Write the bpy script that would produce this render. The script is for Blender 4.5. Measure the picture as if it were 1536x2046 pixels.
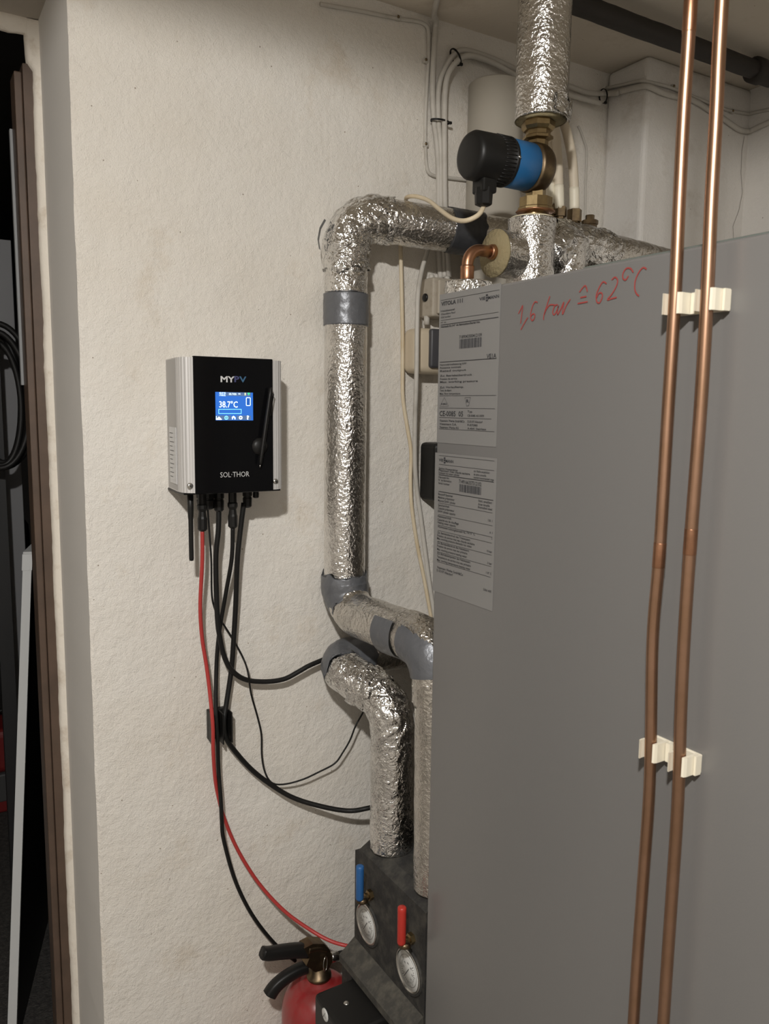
import bpy, bmesh, math, random
from mathutils import Vector, Matrix, noise
random.seed(7)
for o in list(bpy.data.objects): bpy.data.objects.remove(o)
SC = bpy.context.scene
COL = SC.collection
V = Vector
PI = math.pi

# ------------------------------------------------------------------ camera
FPX, TH, PT, RL = 1600.0, math.radians(31.3), math.radians(7.5), 0.0124
CAM = V((0, 0, 1.70))
FW = V((math.cos(PT)*math.sin(TH), math.cos(PT)*math.cos(TH), -math.sin(PT)))
R0 = V((math.cos(TH), -math.sin(TH), 0)); U0 = R0.cross(FW)
RT = R0*math.cos(RL) + U0*math.sin(RL); UP = -R0*math.sin(RL) + U0*math.cos(RL)
cd = bpy.data.cameras.new('camera'); cam = bpy.data.objects.new('camera', cd); COL.objects.link(cam)
cd.sensor_fit = 'VERTICAL'; cd.sensor_height = 36; cd.sensor_width = 36*1536/2046
cd.lens = FPX/2046*36; cd.clip_start = 0.02
cam.matrix_world = Matrix(((RT.x, UP.x, -FW.x, CAM.x), (RT.y, UP.y, -FW.y, CAM.y), (RT.z, UP.z, -FW.z, CAM.z), (0, 0, 0, 1)))
cd.dof.use_dof = True; cd.dof.focus_distance = 1.75; cd.dof.aperture_fstop = 9.0
SC.camera = cam

# ------------------------------------------------------------------ world, lamp, exposure
w = bpy.data.worlds.new('world'); SC.world = w; w.use_nodes = True
w.node_tree.nodes['Background'].inputs[0].default_value = (0.02, 0.02, 0.02, 1)
LAMP = V((-0.36, -0.28, 2.545))
ld = bpy.data.lights.new('ceiling_lamp_light', 'SPOT'); ld.energy = 134; ld.color = (1.0, 0.975, 0.935)
ld.spot_size = PI; ld.spot_blend = 0.075; ld.shadow_soft_size = 0.05
lo = bpy.data.objects.new('ceiling_lamp_light', ld); COL.objects.link(lo); lo.location = LAMP
ad = bpy.data.lights.new('ceiling_lamp_disc', 'AREA'); ad.shape = 'DISK'; ad.size = 0.11; ad.energy = 27; ad.color = (1.0, 0.975, 0.935)
ao = bpy.data.objects.new('ceiling_lamp_disc', ad); COL.objects.link(ao); ao.location = LAMP
SC.view_settings.view_transform = 'Standard'; SC.view_settings.look = 'None'
SC.view_settings.gamma = 1.0; SC.view_settings.exposure = 0.0

# ------------------------------------------------------------------ helpers
def ray(x, y): return FW + RT*((x-768)/FPX) - UP*((y-1023)/FPX)
def onY(x, y, Y): d = ray(x, y); return CAM + d*(Y/d.y)
def onX(x, y, X): d = ray(x, y); return CAM + d*(X/d.x)
def onZ(x, y, Z): d = ray(x, y); return CAM + d*((Z-CAM.z)/d.z)

WALL = 1.66; EDGE = 0.313; BRX = 1.698; BRY = 1.52; RWX = 2.118; CEIL = 2.60; BX = 0.84

def mat(name, col, rough=0.5, metal=0.0, bump=None, var=None, emit=None, spec=None, coat=0):
    """bump=(scale, strength, detail[, dist]); var=(colour2, scale, lo, hi)"""
    m = bpy.data.materials.new(name); m.use_nodes = True
    nt = m.node_tree; b = nt.nodes['Principled BSDF']
    b.inputs['Base Color'].default_value = (*col, 1); b.inputs['Roughness'].default_value = rough
    b.inputs['Metallic'].default_value = metal
    if spec is not None: b.inputs['Specular IOR Level'].default_value = spec
    if coat: b.inputs['Coat Weight'].default_value = coat
    tc = nt.nodes.new('ShaderNodeTexCoord')
    if var:
        n = nt.nodes.new('ShaderNodeTexNoise'); n.inputs['Scale'].default_value = var[1]; n.inputs['Detail'].default_value = 8
        n.inputs['Roughness'].default_value = 0.65
        nt.links.new(tc.outputs['Object'], n.inputs['Vector'])
        r = nt.nodes.new('ShaderNodeValToRGB'); r.color_ramp.elements[0].position = var[2]; r.color_ramp.elements[1].position = var[3]
        r.color_ramp.elements[0].color = (*col, 1); r.color_ramp.elements[1].color = (*var[0], 1)
        nt.links.new(n.outputs['Fac'], r.inputs['Fac']); nt.links.new(r.outputs['Color'], b.inputs['Base Color'])
    if bump:
        n = nt.nodes.new('ShaderNodeTexNoise'); n.inputs['Scale'].default_value = bump[0]; n.inputs['Detail'].default_value = bump[2]
        nt.links.new(tc.outputs['Object'], n.inputs['Vector'])
        bp = nt.nodes.new('ShaderNodeBump'); bp.inputs['Strength'].default_value = bump[1]
        bp.inputs['Distance'].default_value = bump[3] if len(bump) > 3 else 0.002
        nt.links.new(n.outputs['Fac'], bp.inputs['Height']); nt.links.new(bp.outputs['Normal'], b.inputs['Normal'])
    if emit:
        b.inputs['Emission Color'].default_value = (*emit[0], 1); b.inputs['Emission Strength'].default_value = emit[1]
    return m

def wall_material(name, col, stain, bump_s):
    m = bpy.data.materials.new(name); m.use_nodes = True
    nt = m.node_tree; N = nt.nodes; L = nt.links; b = N['Principled BSDF']
    b.inputs['Roughness'].default_value = 0.85; b.inputs['Specular IOR Level'].default_value = 0.25
    tc = N.new('ShaderNodeTexCoord')
    def nz(scale, detail, rough=0.6):
        n = N.new('ShaderNodeTexNoise'); n.inputs['Scale'].default_value = scale; n.inputs['Detail'].default_value = detail
        n.inputs['Roughness'].default_value = rough; L.new(tc.outputs['Object'], n.inputs['Vector']); return n
    def ramp(src, a, c, ca, cc):
        r = N.new('ShaderNodeValToRGB'); r.color_ramp.elements[0].position = a; r.color_ramp.elements[1].position = c
        r.color_ramp.elements[0].color = (*ca, 1); r.color_ramp.elements[1].color = (*cc, 1); L.new(src, r.inputs['Fac']); return r
    big = nz(2.2, 5); r1 = ramp(big.outputs['Fac'], 0.38, 0.66, col, tuple(c*s for c, s in zip(col, (0.94, 0.92, 0.89))))
    st = nz(5.5, 9, 0.7); r2 = ramp(st.outputs['Fac'], 0.57, 0.80, (0, 0, 0), (1, 1, 1))
    mx = N.new('ShaderNodeMix'); mx.data_type = 'RGBA'; L.new(r2.outputs['Color'], mx.inputs['Factor'])
    L.new(r1.outputs['Color'], mx.inputs['A']); mx.inputs['B'].default_value = (*stain, 1)
    vo = N.new('ShaderNodeTexVoronoi'); vo.inputs['Scale'].default_value = 24; L.new(tc.outputs['Object'], vo.inputs['Vector'])
    r3 = ramp(vo.outputs['Distance'], 0.025, 0.045, (1, 1, 1), (0, 0, 0))
    m2 = N.new('ShaderNodeMix'); m2.data_type = 'RGBA'; L.new(r3.outputs['Color'], m2.inputs['Factor'])
    L.new(mx.outputs['Result'], m2.inputs['A']); m2.inputs['B'].default_value = (0.30, 0.25, 0.20, 1)
    L.new(m2.outputs['Result'], b.inputs['Base Color'])
    f1 = nz(95, 4, 0.55); f2 = nz(380, 3, 0.5); f3 = nz(16, 3, 0.5)
    a1 = N.new('ShaderNodeMath'); a1.operation = 'MULTIPLY_ADD'; a1.inputs[1].default_value = 0.35
    L.new(f2.outputs['Fac'], a1.inputs[0]); L.new(f1.outputs['Fac'], a1.inputs[2])
    a2 = N.new('ShaderNodeMath'); a2.operation = 'MULTIPLY_ADD'; a2.inputs[1].default_value = 2.2
    L.new(f3.outputs['Fac'], a2.inputs[0]); L.new(a1.outputs[0], a2.inputs[2])
    bp = N.new('ShaderNodeBump'); bp.inputs['Strength'].default_value = bump_s; bp.inputs['Distance'].default_value = 0.0032
    L.new(a2.outputs[0], bp.inputs['Height']); L.new(bp.outputs['Normal'], b.inputs['Normal'])
    return m

def foil_material(name, col, rough, fine, crease):
    m = bpy.data.materials.new(name); m.use_nodes = True
    nt = m.node_tree; N = nt.nodes; L = nt.links; b = N['Principled BSDF']
    b.inputs['Metallic'].default_value = 1.0; b.inputs['Roughness'].default_value = rough
    tc = N.new('ShaderNodeTexCoord')
    n0 = N.new('ShaderNodeTexNoise'); n0.inputs['Scale'].default_value = 14; n0.inputs['Detail'].default_value = 6; L.new(tc.outputs['Object'], n0.inputs['Vector'])
    r = N.new('ShaderNodeValToRGB'); r.color_ramp.elements[0].position = 0.35; r.color_ramp.elements[1].position = 0.7
    r.color_ramp.elements[0].color = (*col, 1); r.color_ramp.elements[1].color = (*[c*0.78 for c in col], 1)
    L.new(n0.outputs['Fac'], r.inputs['Fac']); L.new(r.outputs['Color'], b.inputs['Base Color'])
    wv = N.new('ShaderNodeTexNoise'); wv.inputs['Scale'].default_value = 75; wv.inputs['Detail'].default_value = 2; wv.inputs['Distortion'].default_value = 0.6; L.new(tc.outputs['Object'], wv.inputs['Vector'])
    sb_ = N.new('ShaderNodeMath'); sb_.operation = 'SUBTRACT'; sb_.inputs[1].default_value = 0.5; L.new(wv.outputs['Fac'], sb_.inputs[0])
    mn = N.new('ShaderNodeMath'); mn.operation = 'ABSOLUTE'; L.new(sb_.outputs[0], mn.inputs[0])
    n2 = N.new('ShaderNodeTexNoise'); n2.inputs['Scale'].default_value = 135; n2.inputs['Detail'].default_value = 3; n2.inputs['Roughness'].default_value = 0.5; L.new(tc.outputs['Object'], n2.inputs['Vector'])
    ma = N.new('ShaderNodeMath'); ma.operation = 'MULTIPLY'; ma.inputs[1].default_value = crease; L.new(mn.outputs[0], ma.inputs[0])
    mb = N.new('ShaderNodeMath'); mb.operation = 'MULTIPLY_ADD'; mb.inputs[1].default_value = fine; L.new(n2.outputs['Fac'], mb.inputs[0]); L.new(ma.outputs[0], mb.inputs[2])
    bp = N.new('ShaderNodeBump'); bp.inputs['Strength'].default_value = 1.0; bp.inputs['Distance'].default_value = 0.002
    L.new(mb.outputs[0], bp.inputs['Height']); L.new(bp.outputs['Normal'], b.inputs['Normal'])
    return m

M = dict(
    wall=wall_material('plaster_white', (0.76, 0.725, 0.67), (0.62, 0.54, 0.44), 0.8),
    wall_old=wall_material('plaster_old', (0.74, 0.715, 0.68), (0.52, 0.47, 0.41), 0.5),
    ceil=wall_material('ceiling_paint', (0.68, 0.62, 0.53), (0.48, 0.41, 0.33), 0.3),
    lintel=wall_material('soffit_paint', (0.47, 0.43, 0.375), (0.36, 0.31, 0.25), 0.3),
    reveal=mat('reveal_paint', (0.80, 0.77, 0.725), 0.7, bump=(60, 0.2, 5), var=((0.84, 0.82, 0.78), 60, 0.66, 0.74)),
    plaster=mat('plaster_bead', (0.78, 0.72, 0.63), 0.8, bump=(70, 0.7, 6), var=((0.55, 0.46, 0.36), 18, 0.52, 0.75)),
    brown=mat('brown_frame', (0.105, 0.068, 0.048), 0.45, bump=(40, 0.1, 3), var=((0.075, 0.05, 0.036), 12, 0.4, 0.7)),
    floor=mat('concrete_floor', (0.27, 0.25, 0.225), 0.85, bump=(60, 0.4, 6)),
    carpet=mat('dark_carpet', (0.055, 0.05, 0.045), 0.95, bump=(160, 1.0, 5, 0.006), var=((0.02, 0.018, 0.016), 70, 0.4, 0.65)),
    darkroom=mat('dark_room_shade', (0.05, 0.046, 0.042), 0.9),  # near-black wall colour stands in for the back room's lack of light
    foil=foil_material('aluminium_foil', (0.86, 0.84, 0.81), 0.17, 1.5, 1.5),
    foil_c=foil_material('crumpled_foil', (0.88, 0.87, 0.85), 0.13, 0.55, 3.2),
    foil_d=foil_material('dull_foil', (0.76, 0.73, 0.68), 0.24, 1.25, 1.5),
    tape=mat('duct_tape', (0.145, 0.15, 0.162), 0.36, 0.35, bump=(55, 0.5, 4, 0.004)),
    tape_d=mat('dark_tape', (0.045, 0.046, 0.05), 0.38, 0.1, bump=(45, 0.5, 4, 0.004)),
    foam=mat('mineral_wool', (0.29, 0.24, 0.135), 0.95, bump=(140, 0.9, 5, 0.003), var=((0.30, 0.24, 0.13), 40, 0.4, 0.7)),
    foam_w=mat('cream_foam', (0.80, 0.72, 0.52), 0.9, bump=(80, 0.5, 4)),
    copper=mat('copper_tube', (0.47, 0.285, 0.195), 0.36, 1.0, bump=(10, 0.04, 2), var=((0.36, 0.215, 0.13), 9, 0.35, 0.7)),
    copper_b=mat('copper_fitting', (0.45, 0.235, 0.14), 0.36, 1.0, bump=(30, 0.1, 3), var=((0.30, 0.16, 0.095), 24, 0.4, 0.7)),
    brass=mat('old_brass', (0.36, 0.27, 0.14), 0.36, 1.0, bump=(50, 0.15, 4), var=((0.20, 0.14, 0.07), 26, 0.4, 0.72)),
    brass_d=mat('tarnished_brass', (0.15, 0.11, 0.07), 0.42, 1.0, bump=(60, 0.2, 4), var=((0.27, 0.20, 0.11), 30, 0.45, 0.75)),
    boiler=mat('silver_grey_enamel', (0.180, 0.174, 0.168), 0.28, 0.06, bump=(420, 0.05, 2), spec=0.5),
    boiler_in=mat('boiler_lid', (0.16, 0.18, 0.165), 0.4, 0.1),
    label=mat('paper_label', (0.222, 0.216, 0.208), 0.5),
    ink=mat('black_ink', (0.035, 0.035, 0.04), 0.6),
    inkg=mat('grey_ink', (0.03, 0.03, 0.033), 0.6),
    marker=mat('red_marker', (0.33, 0.05, 0.045), 0.5),
    clip=mat('ivory_plastic', (0.80, 0.74, 0.60), 0.45),
    steel=mat('bright_steel', (0.62, 0.61, 0.58), 0.25, 1.0),
    alu=mat('anodised_aluminium', (0.62, 0.605, 0.59), 0.5, 0.25),
    alu_d=mat('aluminium_side', (0.42, 0.41, 0.40), 0.55, 0.2),
    glass_b=mat('black_glass', (0.004, 0.004, 0.0045), 0.12, spec=0.14),
    screen=mat('blue_screen', (0.01, 0.03, 0.12), 0.3, emit=((0.025, 0.16, 0.62), 1.0)),
    screen_g=mat('grey_screen_bar', (0.02, 0.04, 0.08), 0.3, emit=((0.10, 0.17, 0.33), 1.0)),
    screen_d=mat('deep_blue_screen', (0.01, 0.03, 0.12), 0.3, emit=((0.012, 0.11, 0.48), 1.0)),
    white_e=mat('lit_white', (0.8, 0.9, 1), 0.3, emit=((0.72, 0.95, 1.0), 1.25)),
    cyan_e=mat('lit_cyan', (0.3, 0.8, 1), 0.3, emit=((0.18, 0.68, 1.0), 1.1)),
    green_e=mat('lit_green', (0.05, 0.8, 0.3), 0.3, emit=((0.03, 0.72, 0.22), 1.0)),
    yellow_e=mat('lit_yellow', (0.8, 0.8, 0.4), 0.3, emit=((0.62, 0.66, 0.36), 1.0)),
    logo_w=mat('logo_grey', (0.60, 0.60, 0.60), 0.5),
    logo_b=mat('logo_blue', (0.045, 0.13, 0.24), 0.5),
    logo_i=mat('logo_indigo', (0.055, 0.06, 0.16), 0.5),
    black=mat('black_plastic', (0.010, 0.0095, 0.009), 0.42, spec=0.3),
    rubber=mat('black_rubber', (0.009, 0.0085, 0.008), 0.5, bump=(220, 0.1, 2), spec=0.3),
    red_c=mat('red_cable', (0.42, 0.04, 0.036), 0.42),
    white_c=mat('white_cable', (0.53, 0.50, 0.45), 0.6, bump=(60, 0.2, 3), var=((0.40, 0.37, 0.32), 14, 0.5, 0.75)),
    cream_c=mat('cream_cable', (0.66, 0.56, 0.40), 0.5, var=((0.52, 0.40, 0.24), 10, 0.45, 0.75)),
    pvc=mat('grey_white_drain_pipe', (0.43, 0.395, 0.335), 0.45, bump=(20, 0.05, 3), var=((0.62, 0.59, 0.53), 16, 0.66, 0.70)),
    tube_w=mat('ivory_tube', (0.64, 0.56, 0.44), 0.5),
    bluep=mat('blue_enamel', (0.018, 0.12, 0.30), 0.36),
    blue_h=mat('blue_handle', (0.02, 0.105, 0.30), 0.38),
    red_h=mat('red_handle', (0.46, 0.03, 0.02), 0.38),
    red_p=mat('red_enamel', (0.30, 0.012, 0.015), 0.30, bump=(30, 0.03, 3), var=((0.24, 0.055, 0.05), 14, 0.42, 0.7), coat=0.2),
    epp=mat('dusty_black_foam', (0.022, 0.021, 0.02), 0.75, bump=(180, 0.5, 4, 0.002), var=((0.075, 0.07, 0.058), 28, 0.45, 0.75)),
    dust=mat('very_dusty_foam', (0.05, 0.047, 0.041), 0.85, bump=(160, 0.6, 4, 0.002), var=((0.12, 0.11, 0.088), 38, 0.42, 0.72)),
    dial=mat('gauge_dial', (0.62, 0.62, 0.60), 0.4),
    dial_g=mat('gauge_rim_ring', (0.40, 0.40, 0.39), 0.35, 0.6),
    box=mat('old_grey_box', (0.42, 0.37, 0.30), 0.6, var=((0.30, 0.25, 0.19), 30, 0.5, 0.75)),
    sock=mat('cream_socket', (0.60, 0.51, 0.38), 0.5),
    sock_l=mat('anthracite_lid', (0.055, 0.055, 0.06), 0.45),
    blackpipe=mat('black_iron_pipe', (0.028, 0.023, 0.019), 0.7, bump=(60, 0.5, 4)),
    grey_p=mat('grey_painted_metal', (0.16, 0.16, 0.165), 0.5),
    white_e2=mat('white_board_edge', (0.50, 0.51, 0.51), 0.45),
    dark_b=mat('dark_board_face', (0.012, 0.012, 0.013), 0.55),
    jar=mat('dark_glass_jar', (0.02, 0.024, 0.018), 0.12),
    bottle=mat('white_bottle', (0.30, 0.30, 0.30), 0.45),
    bot_y=mat('yellow_band', (0.30, 0.26, 0.10), 0.5), bot_b=mat('blue_band', (0.05, 0.08, 0.16), 0.5),
    red_t=mat('red_toolbox', (0.16, 0.012, 0.012), 0.5), grey_t=mat('grey_toolbox_band', (0.06, 0.06, 0.06), 0.6),
    lamp_e=mat('lamp_diffuser', (0.9, 0.9, 0.9), 0.5, emit=((1, 0.93, 0.82), 2.0)),
    strip=mat('grey_strip', (0.24, 0.245, 0.25), 0.5),
    crack=mat('crack_dark', (0.22, 0.19, 0.16), 0.9),
)

class MB:
    """collects geometry in world coordinates"""
    def __init__(s): s.v = []; s.f = []; s.smooth = []
    def add(s, vs, fs, smooth=False):
        k = len(s.v); s.v += [V(p) for p in vs]
        for f in fs: s.f.append([i+k for i in f]); s.smooth.append(smooth)
        return s
    def bm(s, bm, smooth=False):
        bm.verts.index_update()
        s.add([v.co.copy() for v in bm.verts], [[v.index for v in f.verts] for f in bm.faces], smooth); bm.free(); return s
    def box(s, a, b, bev=0.0, seg=2, rot=None, smooth=False):
        lo_ = V([min(x, y) for x, y in zip(a, b)]); hi = V([max(x, y) for x, y in zip(a, b)])
        bm = bmesh.new(); bmesh.ops.create_cube(bm, size=1)
        c = (lo_+hi)/2; d = hi-lo_
        for v in bm.verts: v.co = V((v.co.x*d.x, v.co.y*d.y, v.co.z*d.z))
        if bev: bmesh.ops.bevel(bm, geom=bm.edges[:], offset=bev, segments=seg, affect='EDGES', profile=0.5)
        for v in bm.verts: v.co = (rot @ v.co if rot else v.co) + c
        return s.bm(bm, smooth)
    def lathe(s, prof, base, axis, n=32, smooth=True, squash=None):
        """prof: [(r, h)] along axis from base"""
        ax = V(axis).normalized(); t = V((0, 0, 1)) if abs(ax.z) < 0.9 else V((1, 0, 0))
        a = ax.cross(t).normalized(); b = ax.cross(a)
        vs, fs = [], []
        for r, h in prof:
            for i in range(n):
                an = 2*PI*i/n; vs.append(V(base)+ax*h+(a*math.cos(an)+b*math.sin(an))*max(r, 1e-5))
        for k in range(len(prof)-1):
            for i in range(n): fs.append([k*n+i, k*n+(i+1) % n, (k+1)*n+(i+1) % n, (k+1)*n+i])
        fs.append([i for i in range(n)][::-1]); fs.append([(len(prof)-1)*n+i for i in range(n)])
        return s.add(vs, fs, smooth)
    def prism(s, poly, ext, smooth=False):
        """closed 3d polygon extruded by vector"""
        n = len(poly); e = V(ext); vs = [V(p) for p in poly]+[V(p)+e for p in poly]
        fs = [list(range(n)), list(range(2*n-1, n-1, -1))]+[[i, i+n, (i+1) % n+n, (i+1) % n] for i in range(n)]
        return s.add(vs, fs, smooth)
    def sweep(s, path, rad, n=12, disp=None, caps=True, jag=0.0, keep=None, smooth=True):
        P = [V(p) for p in path]; m = len(P)
        T = [(P[min(i+1, m-1)]-P[max(i-1, 0)]).normalized() for i in range(m)]
        nr = T[0].cross(V((0.31, 0.2, 0.93))); nr = nr.normalized() if nr.length > 0.05 else T[0].cross(V((1, 0, 0))).normalized()
        vs, fs = [], []; q = 0.0
        for i in range(m):
            if i: q += (P[i]-P[i-1]).length
            nr = (nr-T[i]*nr.dot(T[i])).normalized(); bi = T[i].cross(nr)
            r = rad(q) if callable(rad) else rad
            for j in range(n):
                a = 2*PI*j/n; d = nr*math.cos(a)+bi*math.sin(a); p = P[i]+d*r
                if disp: p = p + d*disp(p)
                if jag and i in (0, m-1): p = p + T[i]*(jag*noise.noise(d*2.7+P[i]*9)*1.6)
                vs.append(p)
        for i in range(m-1):
            for j in range(n):
                f = [i*n+j, i*n+(j+1) % n, (i+1)*n+(j+1) % n, (i+1)*n+j]
                if keep:
                    c = (vs[f[0]]+vs[f[2]])/2; d = (c-(P[i]+P[i+1])/2).normalized()
                    if not keep(c, d): continue
                fs.append(f)
        if caps and not keep:
            fs.append(list(range(n))[::-1]); fs.append([(m-1)*n+j for j in range(n)])
        return s.add(vs, fs, smooth)
    def build(s, name, m, parent=None, org=None):
        o_ = V(parent['_org']) if parent is not None and org is None else (V(org) if org is not None else V((0, 0, 0)))
        me = bpy.data.meshes.new(name); me.from_pydata([tuple(p-o_) for p in s.v], [], s.f)
        used = set(i for f in s.f for i in f)
        if len(used) < len(s.v):
            bm = bmesh.new(); bm.from_mesh(me); bmesh.ops.delete(bm, geom=[v for v in bm.verts if not v.link_faces], context='VERTS')
            bm.to_mesh(me); bm.free(); sm = s.smooth[0] if s.smooth else False
            me.polygons.foreach_set('use_smooth', [sm]*len(me.polygons))
        else:
            me.polygons.foreach_set('use_smooth', s.smooth)
        bm = bmesh.new(); bm.from_mesh(me); bmesh.ops.recalc_face_normals(bm, faces=bm.faces[:]); bm.to_mesh(me); bm.free()
        me.materials.append(M[m] if isinstance(m, str) else m)
        ob = bpy.data.objects.new(name, me); COL.objects.link(ob)
        ob['_org'] = tuple(o_)
        if parent is not None: ob.parent = parent
        else: ob.location = o_
        return ob

def thing(name, label, cat, loc, group=None):
    o = bpy.data.objects.new(name, None); COL.objects.link(o); o.location = loc; o.empty_display_size = 0.05
    o['label'] = label; o['category'] = cat; o['_org'] = tuple(loc)
    if group: o['group'] = group
    return o
def sub(mb, name, m, part):
    """sub-part: parent is a part whose local frame is the thing's"""
    o = mb.build(name, m, None, org=part['_org']); o.location = (0, 0, 0); o.parent = part; return o
def tag(o, label, cat, group=None):
    o['label'] = label; o['category'] = cat
    if group: o['group'] = group
    return o
def struct(mb, name, m, label=None):
    o = mb.build(name, m); o['kind'] = 'structure'
    if label: o['label'] = label
    return o

def fillet(pts, r, seg=10):
    P = [V(p) for p in pts]; out = [P[0]]
    for i in range(1, len(P)-1):
        a = (P[i-1]-P[i]); b = (P[i+1]-P[i]); rr = min(r, a.length*0.49, b.length*0.49); a.normalize(); b.normalize()
        s_, e_ = P[i]+a*rr, P[i]+b*rr
        c = P[i]
        ang = a.angle(b); d = rr  # circular arc through tangents
        R = d*math.tan(ang/2); cen = P[i]+(a+b).normalized()*(d/math.cos(ang/2))
        u = (s_-cen); v_ = (e_-cen); tot = u.angle(v_)
        for k in range(seg+1):
            t = k/seg
            out.append(cen+(u*math.sin((1-t)*tot)+v_*math.sin(t*tot))/math.sin(tot))
    out.append(P[-1]); return out
def resample(P, step):
    out = [P[0].copy()]; acc = 0.0
    for i in range(1, len(P)):
        a, b = P[i-1], P[i]; L = (b-a).length
        if L < 1e-9: continue
        pos = step-acc
        while pos <= L: out.append(a+(b-a)*(pos/L)); pos += step
        acc = (acc+L) % step
    if (out[-1]-P[-1]).length > step*0.3: out.append(P[-1].copy())
    return out
def smooth(pts, k=6):
    P = [V(p) for p in pts]; out = []
    for i in range(len(P)-1):
        p0, p1, p2, p3 = P[max(i-1, 0)], P[i], P[i+1], P[min(i+2, len(P)-1)]
        for j in range(k):
            t = j/k
            out.append(0.5*((2*p1)+(p2-p0)*t+(2*p0-5*p1+4*p2-p3)*t*t+(3*p1-p0-3*p2+p3)*t**3))
    out.append(P[-1]); return out
def part_path(P, a, b):
    """piece of a resampled path between the points nearest to a and b"""
    ia = min(range(len(P)), key=lambda i: (P[i]-V(a)).length); ib = min(range(len(P)), key=lambda i: (P[i]-V(b)).length)
    return P[min(ia, ib):max(ia, ib)+1]

def crumple(amp, f=38):
    def d(p):
        q = p+noise.noise_vector(p*22)*0.010; n_ = 0.0; a = 1.0; g_ = f*0.62
        for k in range(4): n_ += a*abs(noise.noise(q*g_)); g_ *= 1.93; a *= 0.56
        return amp*(2.1*n_-0.95)
    return d
def gentle(amp, f=45):
    return lambda p: amp*noise.noise(p*f)+amp*0.5*noise.noise(p*f*2.7)

def text_mb(txt, org, right, up, width, height, mb=None, lift=0.0004, bold=0.0):
    """text fitted into width x height from its lower-left corner"""
    c = bpy.data.curves.new('t', 'FONT'); c.body = txt; c.size = 1; c.resolution_u = 2; c.offset = bold
    o = bpy.data.objects.new('t', c); COL.objects.link(o); bpy.context.view_layer.update()
    me = bpy.data.meshes.new_from_object(o.evaluated_get(bpy.context.evaluated_depsgraph_get()))
    xs = [v.co.x for v in me.vertices]; ys = [v.co.y for v in me.vertices]
    mb = mb or MB()
    if xs:
        x0, x1 = min(xs), max(xs); y0, y1 = min(ys), max(ys); y0b = 0.0
        R, U = V(right), V(up); nn = R.cross(U)
        sx = width/max(x1-x0, 1e-6); hh = max(y1, 1e-6); sy = height/0.70 if height else sx
        vs = [V(org)+R*((v.co.x-x0)*sx)+U*((v.co.y)*sy)+nn*lift for v in me.vertices]
        mb.add(vs, [list(p.vertices) for p in me.polygons])
    bpy.data.objects.remove(o); bpy.data.curves.remove(c); bpy.data.meshes.remove(me)
    return mb
def ribbon(mb, pts, width, nrm, closed=False):
    P = [V(p) for p in pts]; n = len(P); N_ = V(nrm); vs = []
    for i in range(n):
        a = P[i-1] if (i or closed) else P[i]; b = P[(i+1) % n] if (i < n-1 or closed) else P[i]
        t = ((P[i]-a).normalized()+(b-P[i]).normalized()).normalized(); s_ = t.cross(N_).normalized()*width/2
        vs += [P[i]-s_, P[i]+s_]
    fs = [[2*i, 2*i+1, 2*((i+1) % n)+1, 2*((i+1) % n)] for i in range(n if closed else n-1)]
    mb.add(vs, fs); return mb

# ================================================================== SETTING
def rough_panel(mb, corner_fn, nu, nv):
    vs = [corner_fn(i/nu, j/nv) for j in range(nv+1) for i in range(nu+1)]
    fs = [[j*(nu+1)+i, j*(nu+1)+i+1, (j+1)*(nu+1)+i+1, (j+1)*(nu+1)+i] for j in range(nv) for i in range(nu)]
    mb.add(vs, fs, True)

HEAD = 2.52          # top of the door opening
b = MB()
b.box((-2.6, -2.4, -0.1), (RWX+0.2, WALL+0.30, 0)); struct(b, 'floor', 'floor', 'grey concrete floor of the boiler room')
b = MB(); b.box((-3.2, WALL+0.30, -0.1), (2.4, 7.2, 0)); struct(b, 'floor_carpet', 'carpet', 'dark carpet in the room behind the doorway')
b = MB(); b.box((-2.6, -2.4, CEIL), (RWX+0.2, WALL+0.5, CEIL+0.1)); struct(b, 'ceiling', 'ceil', 'low off-white ceiling above the pipes')
# back wall with uneven corner at the door reveal
def edge_j(z): return 0.0018*noise.noise(V((0, 3.1, z*9)))+0.0009*noise.noise(V((5, 1, z*40)))
b = MB()
NZ = 160
ys = [WALL+0.38, WALL+0.02, WALL+0.004, WALL, WALL]; xs_ = [0, 0, 0.0, 0.005, 0.03]
cols = []
for j in range(NZ+1):
    z = CEIL*j/NZ; e = edge_j(z)
    cols.append([V((EDGE+e*(1 if k in (1, 2, 3) else 0)+xs_[k], ys[k]+(e*0.6 if k in (1, 2) else 0), z)) for k in range(5)])
vs = [p for r in cols for p in r]; fs = [[j*5+k, j*5+k+1, (j+1)*5+k+1, (j+1)*5+k] for j in range(NZ) for k in (2, 3)]
b.add(vs, fs, False)
b.add([(EDGE+0.03, WALL, 0), (RWX+0.1, WALL, 0), (RWX+0.1, WALL, CEIL), (EDGE+0.03, WALL, CEIL)], [[0, 1, 2, 3]])
b.add([(EDGE+0.002, WALL+0.36, 0), (RWX+0.1, WALL+0.36, 0), (RWX+0.1, WALL+0.36, CEIL), (EDGE+0.002, WALL+0.36, CEIL)], [[3, 2, 1, 0]])
b.box((-2.6, WALL, 0), (-0.62, WALL+0.36, CEIL)); 
wall_back = struct(b, 'wall_back', 'wall', 'white plastered wall carrying the controller and pipes')
b = MB(); b.add(vs, [[j*5+k, j*5+k+1, (j+1)*5+k+1, (j+1)*5+k] for j in range(NZ) for k in (0, 1)], True)
rv = sub(b, 'reveal', 'reveal', wall_back); rv['label'] = 'grey painted reveal of the doorway'
b = MB(); b.box((-0.62, WALL, HEAD), (EDGE+0.0005, WALL+0.36, CEIL-0.0005)); struct(b, 'wall_lintel', 'lintel', 'dirty soffit above the doorway')
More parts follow.
